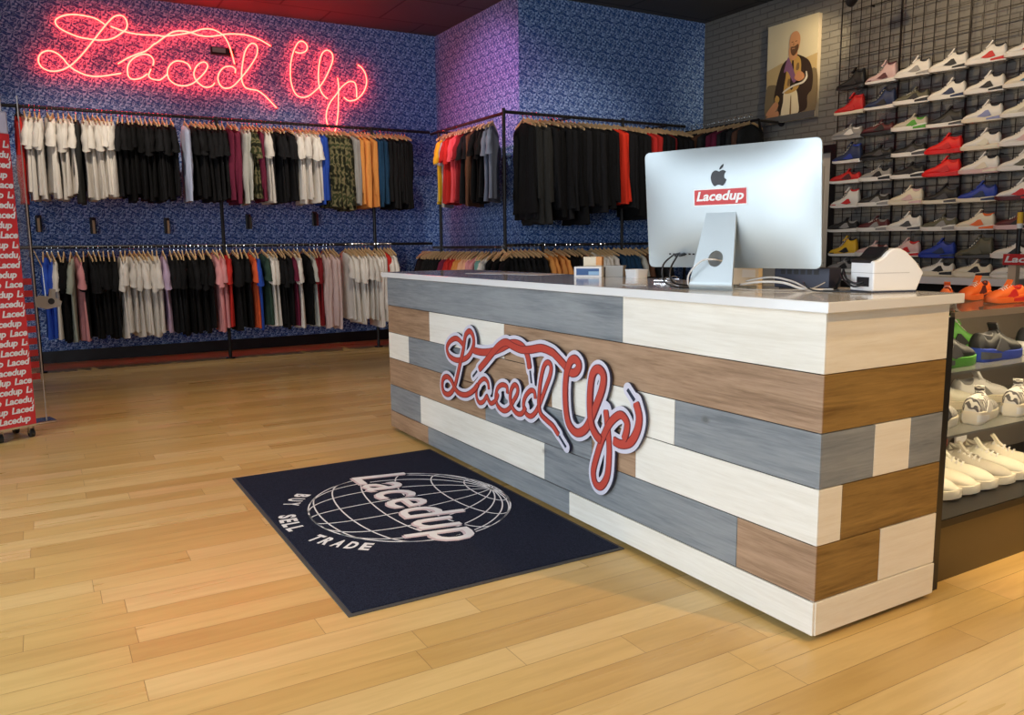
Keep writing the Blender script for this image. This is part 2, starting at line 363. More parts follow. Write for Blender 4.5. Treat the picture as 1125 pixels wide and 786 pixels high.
glazed('wall_left', 'x', XL, YF, YB+.15, -2.6, 3.8, .3, 3.2, 4)
glazed('wall_front', 'y', YF, XL, XR+.18, -2.9, 1.7, .05, 3.2, 3)
struct(MB().box((XL, YB-.025, 0), (XS, YB, .13)), 'baseboard_back', M['black_metal'])
struct(MB().box((XS-.025, YJ-.025, 0), (XS, YB-.025, .13)), 'baseboard_alcove', M['black_metal'])
struct(MB().box((XS-.025, YJ-.026, 0), (XR, YJ-.001, .13)), 'baseboard_projecting', M['black_metal'])
struct(MB().box((XR-.014, YF, 0), (XR, DY0-.08, .10)), 'baseboard_right', M['black_metal'])

# ------------------------------------------------------------------ measured outlines and runs of clothes
NEON = [
 [(-1.186,3.652),(-1.276,3.704),(-1.380,3.719),(-1.483,3.719),(-1.575,3.697),(-1.646,3.652),(-1.658,3.614),(-1.630,3.568),(-1.554,3.528),(-1.443,3.493),(-1.316,3.483),(-1.222,3.487),(-1.125,3.514),(-1.037,3.575),(-0.979,3.632),(-0.966,3.697),(-0.989,3.752),(-1.036,3.767),(-1.091,3.745),(-1.135,3.702),(-1.187,3.639),(-1.305,3.482),(-1.408,3.345),(-1.496,3.242),(-1.564,3.180),(-1.641,3.135),(-1.733,3.114),(-1.809,3.138),(-1.844,3.190),(-1.839,3.251),(-1.802,3.298),(-1.739,3.323),(-1.673,3.305),(-1.620,3.261),(-1.564,3.186),(-1.504,3.142),(-1.414,3.106),(-1.321,3.099),(-1.226,3.113),(-1.128,3.138),(-1.061,3.155)],
 [(-1.134,3.639),(-1.070,3.622),(-0.999,3.602),(-0.903,3.590),(-0.780,3.591),(-0.668,3.600),(-0.607,3.597),(-0.504,3.618),(-0.399,3.644),(-0.301,3.674),(-0.201,3.716),(-0.110,3.734),(-0.034,3.723),(0.041,3.683),(0.091,3.611),(0.124,3.506),(0.155,3.369)],
 [(-1.090,3.251),(-0.995,3.318),(-0.894,3.373),(-0.792,3.422),(-0.699,3.510),(-0.699,3.502),(-0.578,3.600),(-0.509,3.650),(-0.442,3.673),(-0.375,3.677),(-0.301,3.669),(-0.220,3.650),(-0.115,3.650),(-0.006,3.674),(0.088,3.699),(0.214,3.713),(0.340,3.709),(0.467,3.676),(0.586,3.618)],
 [(-0.734,3.266),(-0.723,3.326),(-0.758,3.374),(-0.832,3.379),(-0.921,3.332),(-0.981,3.261),(-0.998,3.182),(-0.985,3.119),(-0.937,3.102),(-0.862,3.124),(-0.796,3.175)],
 [(-0.755,3.231),(-0.784,3.163),(-0.762,3.126),(-0.700,3.116),(-0.667,3.121),(-0.621,3.158),(-0.587,3.191)],
 [(-0.334,3.263),(-0.361,3.319),(-0.433,3.345),(-0.508,3.332),(-0.570,3.268),(-0.587,3.191),(-0.565,3.125),(-0.494,3.081),(-0.406,3.078),(-0.329,3.108),(-0.282,3.145),(-0.201,3.227),(-0.150,3.308),(-0.163,3.353),(-0.208,3.356),(-0.264,3.313),(-0.298,3.248),(-0.302,3.187),(-0.268,3.128),(-0.209,3.087),(-0.149,3.084),(-0.101,3.112),(-0.081,3.141)],
 [(0.154,3.267),(0.160,3.314),(0.114,3.341),(0.035,3.323),(-0.023,3.258),(-0.043,3.179),(-0.016,3.111),(0.037,3.087),(0.117,3.114),(0.218,3.218),(0.338,3.371),(0.417,3.505),(0.422,3.600),(0.384,3.628),(0.335,3.606),(0.282,3.523),(0.252,3.410),(0.229,3.282),(0.229,3.187),(0.260,3.119),(0.323,3.100),(0.403,3.091),(0.482,3.041),(0.560,2.966),(0.620,2.906)],
 [(0.874,3.584),(0.947,3.576),(1.014,3.614),(1.025,3.670),(0.986,3.712),(0.937,3.711),(0.894,3.663),(0.849,3.566),(0.814,3.438),(0.804,3.298),(0.815,3.190),(0.851,3.099),(0.914,3.057),(1.005,3.072),(1.109,3.151),(1.197,3.246),(1.288,3.405),(1.341,3.538),(1.331,3.616),(1.273,3.644),(1.213,3.603),(1.175,3.505),(1.152,3.361),(1.154,3.219),(1.191,3.118),(1.259,3.060)],
 [(1.395,3.327),(1.402,3.208),(1.392,3.046),(1.380,2.883),(1.343,2.703),(1.298,2.643),(1.258,2.706),(1.228,2.809),(1.241,2.922),(1.288,3.022),(1.361,3.116),(1.451,3.228),(1.540,3.292),(1.610,3.290),(1.634,3.227),(1.634,3.105)],
 [(1.463,3.100),(1.531,3.060),(1.637,3.089),(1.729,3.186),(1.773,3.304),(1.756,3.417),(1.705,3.485),(1.662,3.508)],
]
LACES = [
 ('lace',0.026,[(2.349,0.704),(2.425,0.731),(2.505,0.712),(2.557,0.667),(2.528,0.622),(2.431,0.609),(2.318,0.634),(2.250,0.680),(2.221,0.732),(2.236,0.772),(2.271,0.786),(2.313,0.765),(2.331,0.729),(2.350,0.673),(2.388,0.599),(2.426,0.523),(2.473,0.445),(2.539,0.399),(2.604,0.397),(2.630,0.430),(2.614,0.477),(2.561,0.498),(2.507,0.484),(2.464,0.446),(2.404,0.424),(2.318,0.430),(2.234,0.466),(2.176,0.509)]),
 ('lace',0.020,[(2.060,0.498),(2.071,0.535),(2.112,0.548),(2.165,0.521),(2.198,0.479),(2.200,0.437),(2.172,0.411),(2.124,0.423),(2.084,0.459),(2.074,0.449),(2.040,0.428),(1.987,0.453),(1.959,0.493)]),
 ('lace',0.021,[(1.868,0.506),(1.870,0.541),(1.919,0.544),(1.968,0.517),(1.987,0.467),(1.966,0.427),(1.908,0.412),(1.851,0.432),(1.809,0.475),(1.768,0.520),(1.763,0.552),(1.790,0.563),(1.821,0.539),(1.836,0.498),(1.823,0.451),(1.776,0.424),(1.725,0.430),(1.686,0.468)]),
 ('lace',0.021,[(1.600,0.523),(1.608,0.555),(1.643,0.556),(1.689,0.522),(1.709,0.478),(1.690,0.440),(1.645,0.431),(1.601,0.456),(1.563,0.502),(1.508,0.590),(1.466,0.661),(1.462,0.700),(1.489,0.712),(1.521,0.689),(1.546,0.630),(1.562,0.562),(1.567,0.502),(1.551,0.461),(1.503,0.440),(1.450,0.424),(1.419,0.404),(1.398,0.390)]),
 ('aglet',0.011,[(1.395,0.385),(1.341,0.345)]),
 ('lace',0.034,[(2.234,0.687),(2.131,0.687),(2.009,0.705),(1.915,0.733),(1.824,0.765),(1.756,0.770),(1.698,0.754),(1.664,0.714),(1.648,0.660)]),
 ('aglet',0.011,[(1.644,0.653),(1.633,0.593)]),
 ('aglet',0.011,[(2.239,0.543),(2.190,0.578)]),
 ('lace',0.034,[(2.169,0.590),(2.086,0.645),(2.010,0.699),(1.943,0.742),(1.872,0.766),(1.803,0.753),(1.724,0.745),(1.640,0.754),(1.542,0.772),(1.459,0.764),(1.422,0.752),(1.359,0.721),(1.300,0.690),(1.255,0.701),(1.237,0.733),(1.267,0.753),(1.301,0.740),(1.320,0.710),(1.335,0.672),(1.343,0.600),(1.336,0.512),(1.312,0.454),(1.259,0.429),(1.199,0.450),(1.156,0.497),(1.107,0.578),(1.067,0.655),(1.060,0.710),(1.095,0.732),(1.132,0.709),(1.150,0.647),(1.154,0.561),(1.142,0.487),(1.106,0.447),(1.072,0.433)]),
 ('lace',0.030,[(1.046,0.568),(1.035,0.507),(1.024,0.443),(1.021,0.376),(1.033,0.289),(1.074,0.234),(1.115,0.234),(1.131,0.282),(1.106,0.357),(1.065,0.443),(1.012,0.520),(0.947,0.564),(0.906,0.544),(0.905,0.508),(0.922,0.464)]),
 ('lace',0.034,[(0.995,0.449),(0.945,0.443),(0.882,0.464),(0.840,0.521),(0.829,0.578),(0.851,0.631)]),
 ('aglet',0.014,[(0.860,0.637),(0.904,0.674)]),
]
BACK_UPPER = [(-2.098,-2.045,'red','l'),(-2.045,-1.991,'white','s'),(-1.991,-1.868,'white','s'),(-1.844,-1.614,'white','s'),(-1.598,-1.550,'charcoal','l'),(-1.534,-1.228,'white','s'),(-1.211,-0.662,'black','s'),(-0.580,-0.516,'bluewhite','l'),(-0.507,-0.142,'black','s'),(-0.123,-0.008,'maroon','l'),(0.031,0.100,'pale','l'),(0.110,0.179,'camo','s'),(0.188,0.228,'maroon','l'),(0.238,0.318,'white','s'),(0.328,0.583,'black','s'),(0.604,0.867,'white','s'),(0.888,0.953,'royal','l'),(0.974,1.237,'camo','j'),(1.270,1.337,'grey','l'),(1.359,1.529,'orange','l'),(1.552,1.690,'navy','l'),(1.714,1.997,'black','l')]
BACK_LOWER = [(-1.984,-1.914,'royal','s'),(-1.907,-1.876,'white','s'),(-1.860,-1.758,'black','s'),(-1.742,-1.702,'sage','s'),(-1.694,-1.647,'pink','s'),(-1.631,-1.311,'black','s'),(-1.286,-0.893,'white','s'),(-0.875,-0.831,'lilac','s'),(-0.804,-0.387,'black','s'),(-0.359,-0.247,'pink','s'),(-0.228,-0.171,'red','s'),(-0.152,0.012,'black','s'),(0.031,0.080,'orangered','s'),(0.090,0.139,'royal','s'),(0.159,0.218,'green','s'),(0.238,0.328,'white','s'),(0.348,0.460,'black','s'),(0.470,0.511,'maroon','s'),(0.532,0.614,'white','s'),(0.635,0.687,'black','s'),(0.708,0.761,'pale','s'),(0.771,0.846,'darkred','s'),(0.878,1.039,'blush','l'),(1.148,1.484,'white','s'),(1.518,1.633,'white','l'),(1.656,1.679,'red','l'),(1.690,1.760,'white','s')]
SIDE_UPPER = [(7.666,7.533,'yellow','s'),(7.507,7.378,'pale','s'),(7.352,7.128,'red','s'),(7.103,6.983,'pinkred','s'),(6.959,6.865,'darkred','s'),(6.841,6.726,'black','s'),(6.704,6.636,'brown','l'),(6.614,6.065,'black','s'),(6.025,5.830,'slate','s')]
SIDE_LOWER = [(8.533,8.260,'white','s'),(8.201,7.507,'black','s'),(7.481,7.378,'maroon','s'),(7.352,7.152,'red','s'),(7.128,6.959,'orange','s'),(6.935,6.795,'peach','s'),(6.772,6.592,'pink','s'),(6.570,6.482,'teal','s'),(6.460,6.332,'white','s'),(6.290,5.849,'black','s')]
FACE_UPPER = [(2.442,2.577,'black','j'),(2.600,2.806,'charcoal','j'),(2.818,3.710,'black','j'),(3.749,3.853,'redbright','l'),(3.892,4.157,'black','j'),(4.211,4.320,'red','l'),(4.348,4.500,'black','j'),(4.528,4.584,'red','l'),(4.612,4.827,'black','j')]
FACE_LOWER = [(2.277,2.772,'black','s'),(2.795,2.888,'orange','s'),(2.935,3.054,'orange','s'),(3.078,3.235,'black','s'),(3.259,3.357,'brown','s'),(3.432,3.736,'white','s'),(3.762,4.050,'navy','s'),(4.077,4.144,'pale','s'),(4.171,4.238,'brown','s'),(4.266,4.472,'black','s')]


# ------------------------------------------------------------------ sales counter
L_, W_C, HT = 3.5175, .6142, 1.04
ZS = [1.04, .852, .671, .4967, .3144, .1341, .022]
W, G, B = 0, 1, 2
ROWS = [[(0,.972,W),(.972,L_,G)], [(0,1.938,B),(1.938,2.849,W),(2.849,L_,B)], [(0,.655,G),(.655,1.496,W),(1.496,2.413,B),(2.413,3.179,G),(3.179,L_,W)],
        [(0,.882,W),(.882,1.18,B),(1.18,2.15,G),(2.15,L_,B)], [(0,.329,B),(.329,1.563,G),(1.563,3.015,W),(3.015,L_,G)], [(0,1.348,W),(1.348,2.9,G),(2.9,L_,B)]]
ENDS = [[(0,W_C,W)], [(0,W_C,B)], [(0,.256,G),(.256,.441,W),(.441,W_C,G)], [(0,.111,W),(.111,W_C,B)], [(0,.311,B),(.311,W_C,W)], [(0,W_C,W)]]
ctr = tagp(empty('sales_counter', (0, 0, 0)), 'long sales counter clad in white, grey and brown boards with a white stone top', 'counter')
MB().box((.0055, .022, .02), (W_C-.022, L_, 1.039)).build('carcass', M['kick'], ctr)
MB().box((.05, .05, 0), (W_C-.05, L_-.05, .02)).build('plinth', M['kick'], ctr)
mb = MB()
for r, row in enumerate(ROWS):
    for a, b, mi in row: mb.box((0.-(.004 if r == 5 else 0), a+(.0 if a == 0 else .001), ZS[r+1]+.0016), (.005, b-.0012, ZS[r]-.0016), mi, .0015)
mb.build('front_cladding', [M['board_white'], M['board_grey'], M['board_brown']], ctr)
mb = MB()
for r, row in enumerate(ENDS):
    for a, b, mi in row: mb.box((a+(.0055 if a == 0 else .001), 0.-(.004 if r == 5 else 0), ZS[r+1]+.0016), (b-.0012, .021, ZS[r]-.0016), mi, .0015)
mb.build('end_cladding', [M['end_white'], M['end_grey'], M['end_brown']], ctr)
MB().box((-.03, -.028, 1.04), (W_C+.035, L_+.03, 1.073), bev=.003).build('worktop', M['quartz'], ctr)
ZT = 1.073

# ------------------------------------------------------------------ cut-out lace lettering sign on the counter front
import numpy as np
def marching(F, xs, ys, fn, h0, h1, name, mats, parent):
    """solid of the region F<0 on a grid; fn(u, v, h) -> 3-D"""
    vid = {}; vs = []; fs = []
    def pt(key, u, v):
        if key not in vid: vid[key] = len(vs); vs.append((u, v))
        return vid[key]
    nx, ny = len(xs), len(ys); ins = F < 0
    for i in range(nx-1):
        for j in range(ny-1):
            c = [(i, j), (i+1, j), (i+1, j+1), (i, j+1)]; s = [ins[a] for a in c]
            if not any(s): continue
            poly = []
            for k in range(4):
                a, b = c[k], c[(k+1) % 4]
                if s[k]: poly.append(pt(a, xs[a[0]], ys[a[1]]))
                if s[k] != s[(k+1) % 4]:
                    t = F[a]/(F[a]-F[b]); key = (min(a, b), max(a, b))
                    poly.append(pt(key, xs[a[0]]+(xs[b[0]]-xs[a[0]])*t, ys[a[1]]+(ys[b[1]]-ys[a[1]])*t))
            if len(poly) >= 3: fs.append(tuple(poly))
    ed = {}
    for f in fs:
        for k in range(len(f)):
            e = (f[k], f[(k+1) % len(f)]); 
            if (e[1], e[0]) in ed: del ed[(e[1], e[0])]
            else: ed[e] = 1
    n = len(vs); mb = MB()
    mb.add([fn(u, v, h1) for u, v in vs]+[fn(u, v, h0) for u, v in vs], fs+[tuple(n+i for i in reversed(f)) for f in fs], 0)
    base = [(a, a+n, b+n, b) for a, b in ed]
    mb.f += base; mb.m += [1]*len(base)
    return mb.build(name, mats, parent)
def field(strokes, pad, step=.004):
    P = []; R = []
    for w_, pts in strokes:
        for a, b in zip(pts[:-1], pts[1:]): P.append((a[0], a[1], b[0], b[1])); R.append(w_/2+pad)
    P = np.array(P); R = np.array(R)
    xs = np.arange(P[:, [0, 2]].min()-pad-.05, P[:, [0, 2]].max()+pad+.05, step); ys = np.arange(P[:, [1, 3]].min()-pad-.05, P[:, [1, 3]].max()+pad+.05, step)
    X, Y = np.meshgrid(xs, ys, indexing='ij'); F = np.full(X.shape, 9.)
    for (ax, ay, bx, by), r in zip(P, R):
        dx, dy = bx-ax, by-ay; t = np.clip(((X-ax)*dx+(Y-ay)*dy)/(dx*dx+dy*dy+1e-12), 0, 1)
        F = np.minimum(F, np.hypot(X-ax-t*dx, Y-ay-t*dy)-r)
    return F, xs, ys
def ribbon(mb, pts, w_, fn, h0, h1, mi=0, taper=True, rise=0.):
    n = len(pts); rings = []
    for i, p in enumerate(pts):
        t = (pts[min(i+1, n-1)]-pts[max(i-1, 0)]).normalized(); nn = Vector((-t.y, t.x)); k = w_/2
        if taper and i in (0, n-1): k *= .75
        hh = h1+rise*i; rings.append([fn(*(p+nn*k), h0), fn(*(p+nn*k), hh), fn(*(p-nn*k), hh), fn(*(p-nn*k), h0)])
    mb.loft(rings, True, mi)
sign = tagp(empty('lace_script_sign', (-.012, 1.55, .5)), 'cut-out sign of looping red shoelace script on a pale lilac outline, on the counter front', 'sign')
so = Vector((-.012, 1.55, .5))
fn = lambda u, v, h: (-.0-h, u-so.y, v-so.z)
smooth = [(k, w_, catmull([Vector(p) for p in pts], 5) if len(pts) > 2 else [Vector(p) for p in pts]) for k, w_, pts in LACES]
F, xs, ys = field([(w_, [tuple(p) for p in pts]) for k, w_, pts in smooth], .021)
marching(F, xs, ys, fn, -.0, .012, 'backing_board', [M['lilac_back'], M['sign_edge']], sign)
mb = MB()
for i, (k, w_, pts) in enumerate(smooth):
    if k == 'lace':
        h = .0125+i*.0002
        ribbon(mb, pts, w_+.0065, fn, .0118, h, 1, True, 3e-5); ribbon(mb, pts, w_-.0015, fn, .0118, h+.0004, 0, True, 3e-5)
        # woven edge line down the lace
mb.build('red_lettering', [M['lace'], M['lace_line']], sign)
for k, w_, pts in smooth:
    if k == 'aglet': mb = MB(); ribbon(mb, pts, w_, fn, .0118, .0155, 0, False); mb.build('aglet', M['aglet'], sign)

# ------------------------------------------------------------------ door mat
mt = tagp(empty('door_mat', (-.6, 1.9, 0)), 'black logo mat with a white wire globe and lettering, lying beside the counter', 'mat')
mo = Vector((-.6, 1.9, 0)); X0, X1, Y0, Y1 = -1.19, -.012, .93, 2.855
MB().box((X0-mo.x, Y0-mo.y, .0), (X1-mo.x, Y1-mo.y, .005), bev=.0015).build('rubber_border', M['mat_border'], mt)
MB().box((X0+.017-mo.x, Y0+.017-mo.y, .003), (X1-.017-mo.x, Y1-.017-mo.y, .0095), bev=.002).build('pile', M['carpet'], mt)
mf = lambda u, v, h: (u-mo.x, v-mo.y, h)
gc = Vector((-.54, 1.93)); RX, RY, AL = .475, .525, math.radians(20)
def gp(t, lon):
    return (gc.x+RX*(math.cos(t)*math.cos(AL)-math.sin(t)*math.cos(lon)*math.sin(AL)), gc.y+RY*math.sin(t)*math.sin(lon)), math.cos(t)*math.sin(AL)+math.sin(t)*math.cos(lon)*math.cos(AL)
mb = MB()
def run(pts):
    cur = []
    for p, z in pts+[((0, 0), -1)]:
        if z > -.001: cur.append(Vector(p))
        else:
            if len(cur) > 2: ribbon(mb, cur, .0066, mf, .0093, .0102, 0, False)
            cur = []
for k in range(16): run([gp(PI*i/60, 2*PI*k/16+.2) for i in range(0, 61)])
for k in range(1, 8): run([gp(PI*k/8, -PI+2*PI*i/90+.03) for i in range(91)])
run([((gc.x+RX*math.cos(2*PI*i/96), gc.y+RY*math.sin(2*PI*i/96)), 1) for i in range(97)])
mb.build('globe_print', M['mat_white'], mt)
def mat_text(mb, vs, fs, fn2, mi=0): mb.add([fn2(v) for v in vs], fs, mi)
mb = MB()
for bold, z0, mi, sh in ((.045, .0104, 1, 0), (.014, .0107, 0, .011), (.002, .0110, 2, 0)):
    vs, fs = fitted_text('Lacedup', 1.12+bold*.5, .375+bold*.22, bold=bold, shear=.22, spacing=1.02)
    o_ = bold*.25
    mat_text(mb, vs, fs, lambda v: (-.735-o_*.45-sh+v.y-mo.x, 2.49+o_-sh-v.x-mo.y, z0), mi)
mb.build('brand_lettering', [M['mat_pink'], M['carpet'], M['mat_white']], mt)
for word, f0, f1 in (('BUY', -47, -27), ('SELL', -15, 9), ('TRADE', 20, 52)):
    n = len(word); mb = MB()
    for i, ch in enumerate(word):
        ph = math.radians(f0+(f1-f0)*(i+.5)/n); vs, fs = fitted_text(ch, .046, .080, bold=.045)
        upv = Vector((math.cos(ph), math.sin(ph))); rd = Vector((math.sin(ph), -math.cos(ph))); o_ = gc-upv*.615
        mb.add([(o_.x+rd.x*(v.x-.023)+upv.x*v.y-mo.x, o_.y+rd.y*(v.x-.023)+upv.y*v.y-mo.y, .0104) for v in vs], fs)
    mb.build('arched_lettering', M['mat_white'], mt)

# ------------------------------------------------------------------ desktop computer (seen from behind)
cp = tagp(empty('desktop_computer', (.277, .675, ZT), math.atan2(-.949, .315)), 'large silver all-in-one computer seen from behind, standing on the counter', 'computer')
DW, DH, TL = .708, .455, .10
def disp(u, v, b):   # u across (viewer right), v up from display bottom, b out of the back
    return (u, -b*math.cos(TL)-v*math.sin(TL), .078+v*math.cos(TL)-b*math.sin(TL))
def bulge(u, v):
    x = abs(2*u/DW); y = abs(2*(v-DH/2)/DH); x = min(x, 1); y = min(y, 1)
    return .042*(1-x**2.6)*(1-y**2.6)
def rrect(w_, h_, r, n=6):
    out = []
    for cx_, cy_, a0 in ((w_/2-r, h_/2-r, 0), (-w_/2+r, h_/2-r, 90), (-w_/2+r, -h_/2+r, 180), (w_/2-r, -h_/2+r, 270)):
        for k in range(n+1): a = math.radians(a0+90*k/n); out.append((cx_+r*math.cos(a), cy_+r*math.sin(a)))
    return out
rings = []
for w_, h_, b in ((DW-.004, DH-.004, -.009), (DW, DH, -.008), (DW, DH, -.001), (DW-.003, DH-.003, .0)):
    rings.append([disp(u, v+DH/2, b) for u, v in rrect(w_, h_, .022)])
mb = MB().loft(rings); NU, NV = 36, 26; vs = []
for j in range(NV+1):
    for i in range(NU+1):
        u = (i/NU-.5)*(DW-.003); v = (j/NV)*(DH-.003)+.0015
        # keep the corners inside the rounded outline
        du = abs(u)-(DW/2-.022); dv = abs(v-DH/2)-(DH/2-.022)
        if du > 0 and dv > 0:
            d_ = math.hypot(du, dv)
            if d_ > .0205: s_ = .0205/d_; u = math.copysign(DW/2-.022+du*s_, u); v = DH/2+math.copysign(DH/2-.022+dv*s_, v-DH/2)
        vs.append(disp(u, v, bulge(u, v)+.0002))
mb.add(vs, [(j*(NU+1)+i, j*(NU+1)+i+1, (j+1)*(NU+1)+i+1, (j+1)*(NU+1)+i) for j in range(NV) for i in range(NU)])
mb.build('display_housing', M['alu'], cp, True, 50)
mb = MB().loft([[disp(u, v+DH/2, b) for u, v in rrect(DW-.008, DH-.008, .018)] for b in (-.0088, -.0102)]); mb.build('screen', M['black'], cp)
# stand : profile swept across its width, cable hole cut through
prof = [(-.055, .302), (-.060, .28), (-.098, .14), (-.126, .04), (-.130, .022), (-.126, .010), (-.112, .004), (.07, .004)]
T_ = .009; rings = []
pp = [Vector(p) for p in catmull([Vector(p) for p in prof], 4)]
for i, p in enumerate(pp):
    t = (pp[min(i+1, len(pp)-1)]-pp[max(i-1, 0)]).normalized(); nn = Vector((-t.y, t.x))*T_/2
    k = max(0, min(1, (p.y-.0)/.302)); hw = (.178*(1-k)+.118*k)/2
    rings.append([(-hw-.006, *(p+nn)), (hw-.006, *(p+nn)), (hw-.006, *(p-nn)), (-hw-.006, *(p-nn))])
st = MB().loft(rings).build('stand', M['alu'], cp, True, 30)
cut = MB().cyl((.0, -.3, .115), (.0, .3, .115), .030, 28).build('cutter', M['alu'], cp)
md = st.modifiers.new('b', 'BOOLEAN'); md.object = cut; md.operation = 'DIFFERENCE'; md.solver = 'EXACT'
dg = bpy.context.evaluated_depsgraph_get(); dg.update(); nm = bpy.data.meshes.new_from_object(st.evaluated_get(dg)); st.modifiers.clear(); st.data = nm
bpy.data.objects.remove(cut)
rg = MB().loft([[(.030*math.cos(2*PI*k/28)*s_, y_-.30*0+(-.107 if 0 else 0)+yy, .115+.030*math.sin(2*PI*k/28)*s_) for k in range(28)] for s_, y_, yy in ((1.0, 0, -.116), (1.08, 0, -.119))], cap=False)
# fruit emblem with a bite and a leaf
body = [(0,.30),(.10,.34),(.24,.37),(.40,.30),(.44,.25),(.36,.14),(.34,.0),(.38,-.12),(.50,-.20),(.44,-.36),(.32,-.52),(.22,-.55),(.10,-.50),(0,-.48),(-.10,-.50),(-.22,-.56),(-.34,-.50),(-.48,-.28),(-.54,-.02),(-.48,.22),(-.34,.35),(-.18,.36),(-.07,.31)]
leaf = [(.0,.40),(.02,.54),(.12,.66),(.24,.71),(.23,.58),(.14,.46)]
def on_back(poly, cu, cv, s, lift=.0012):
    mbx = MB()
    bm = bmesh.new(); vv = [bm.verts.new((cu+x*s, cv+y*s, 0)) for x, y in poly]; bm.faces.new(vv); bmesh.ops.triangulate(bm, faces=bm.faces[:])
    bm.verts.index_update(); V = [disp(v.co.x, v.co.y, bulge(v.co.x, v.co.y)+lift) for v in bm.verts]; Fs = [[v.index for v in f.verts] for f in bm.faces]; bm.free()
    return V, Fs
mb = MB()
for poly in (body, leaf): mb.add(*on_back([tuple(p) for p in catmull([Vector(p) for p in poly], 4, True)], -.015, .345, .062))
mb.build('fruit_emblem', M['black'], cp)
# red sticker with white lettering
def grid_patch(u0, u1, v0, v1, lift, n=10):
    return [disp(u0+(u1-u0)*i/n, v0+(v1-v0)*j/n, bulge(u0+(u1-u0)*i/n, v0+(v1-v0)*j/n)+lift) for j in range(n+1) for i in range(n+1)], [(j*(n+1)+i, j*(n+1)+i+1, (j+1)*(n+1)+i+1, (j+1)*(n+1)+i) for j in range(n) for i in range(n)]
SU0, SU1, SV0, SV1 = -.115, .095, .243, .299
mb = MB().add(*grid_patch(SU0-.004, SU1+.004, SV0-.004, SV1+.004, .0012), 1).add(*grid_patch(SU0, SU1, SV0, SV1, .0018), 0)
stk = mb.build('sticker', [M['redprint'], M['whiteprint']], cp)
vs, fs = fitted_text('Lacedup', SU1-SU0-.018, SV1-SV0-.010, bold=.03, shear=.22)
MB().add([disp(SU0+.009+v.x, SV0+.004+v.y, bulge(SU0+.009+v.x, SV0+.004+v.y)+.0028) for v in vs], fs).build('sticker_lettering', M['whiteprint'], stk)
mb = MB()
for k in range(7): u = -.245+.018*k; mb.add(*grid_patch(u-.005, u+.005, .052, .058, .0015, 2))
mb.build('port_row', M['sock'], cp)
def plug(u):
    mbx = MB(); p = Vector(disp(u, .055, bulge(u, .055))); q = Vector(disp(u, .055, bulge(u, .055)+.035))
    mbx.cyl(p, q, .007, 8); return mbx
for u in (-.20, -.18): plug(u).build('cable_plug', M['black'], cp)

def cable(name, pts, r, mt_, label, group=None):
    o = MB().tube(catmull([Vector(p) for p in pts], 6), r, 8).build(name, mt_, None, True)
    return tagp(o, label, 'cable', group)
import mathutils
CW = Matrix.Translation(cp.location) @ Matrix.Rotation(cp.rotation_euler.z, 4, 'Z')
def cwp(x, y, z): return tuple(CW @ Vector((x, y, z)))
cable('power_cable', [cwp(*disp(-.21, .055, .05)), cwp(-.21, -.13, .09), cwp(-.205, -.13, .03), cwp(-.16, -.11, .006), cwp(-.10, .0, .005)], .0035, M['black'], 'black cable hanging from the ports on the back of the silver computer')
cable('power_cable', [cwp(*disp(-.19, .055, .05)), cwp(-.185, -.12, .07), cwp(-.17, -.11, .02), cwp(-.12, .02, .006), cwp(.0, .12, .005)], .0035, M['black'], 'second black cable from the computer ports, running in behind the stand')
cable('power_cable', [cwp(*disp(-.0, .03, .045)), cwp(.0, -.118, .112), cwp(-.04, -.14, .108), cwp(-.085, -.15, .06), cwp(-.10, -.12, .012), cwp(-.09, -.03, .005)], .0035, M['cable_white'], 'white cable threaded through the round hole in the computer stand')

# ------------------------------------------------------------------ things on the counter
# receipt printer
pr = tagp(empty('receipt_printer', (.434, .165, ZT), math.radians(-18)), 'white receipt printer with a black paper slot at the near end of the counter', 'printer')
prof = [(0, .004), (.172, .004), (.197, .066), (.165, .104), (.125, .138), (.100, .150), (.075, .150), (.055, .138), (.038, .120), (.02, .110), (0, .106)]
PW = .125
mb = MB(); pr_pts = [tuple(p) for p in prof]
mb.prism(pr_pts, lambda u, v, h: (u, h, v), 0, PW); o = mb.build('housing', M['white'], pr)
bv = o.modifiers.new('bevel', 'BEVEL'); bv.width = .006; bv.segments = 3; bv.limit_method = 'ANGLE'; bv.angle_limit = math.radians(25)
mb = MB().prism([(-.0015, .100), (-.0015, .111), (.02, .1155), (.037, .126), (.052, .144), (.066, .155), (.066, .14), (.03, .11)], lambda u, v, h: (u, h, v), .016, PW-.004)
mb.build('paper_cover', M['black'], pr)
MB().box((-.002, .02, .02), (.004, .085, .052)).build('cable_recess', M['sock'], pr)
mb = MB().box((-.0008, .0, .066), (.001, PW, .0672)).box((0.0, -.0008, .066), (.14, .001, .0672)); mb.build('seam_line', M['greybox'], pr)
MB().box((.002, -.001, .0), (.17, PW-.002, .005)).build('base_plate', M['blueblack'], pr)
PWm = Matrix.Translation(pr.location) @ Matrix.Rotation(pr.rotation_euler.z, 4, 'Z')
pw = lambda x, y, z: tuple(PWm @ Vector((x, y, z)))
cable('power_cable', [pw(-.0, .05, .035), pw(-.022, .07, .03), pw(-.028, .105, .045), pw(-.02, .135, .07), pw(-.005, .16, .07), pw(.01, .20, .03), pw(.02, .23, .006)], .0042, M['black'], 'thick black cable looping out of the back of the white receipt printer')
cable('power_cable', [pw(-.0, .04, .03), pw(-.03, .06, .02), pw(-.034, .11, .04), pw(-.02, .15, .06), pw(.01, .19, .05), pw(.03, .25, .006)], .0036, M['black'], 'thinner black cable beside the thick one at the receipt printer')
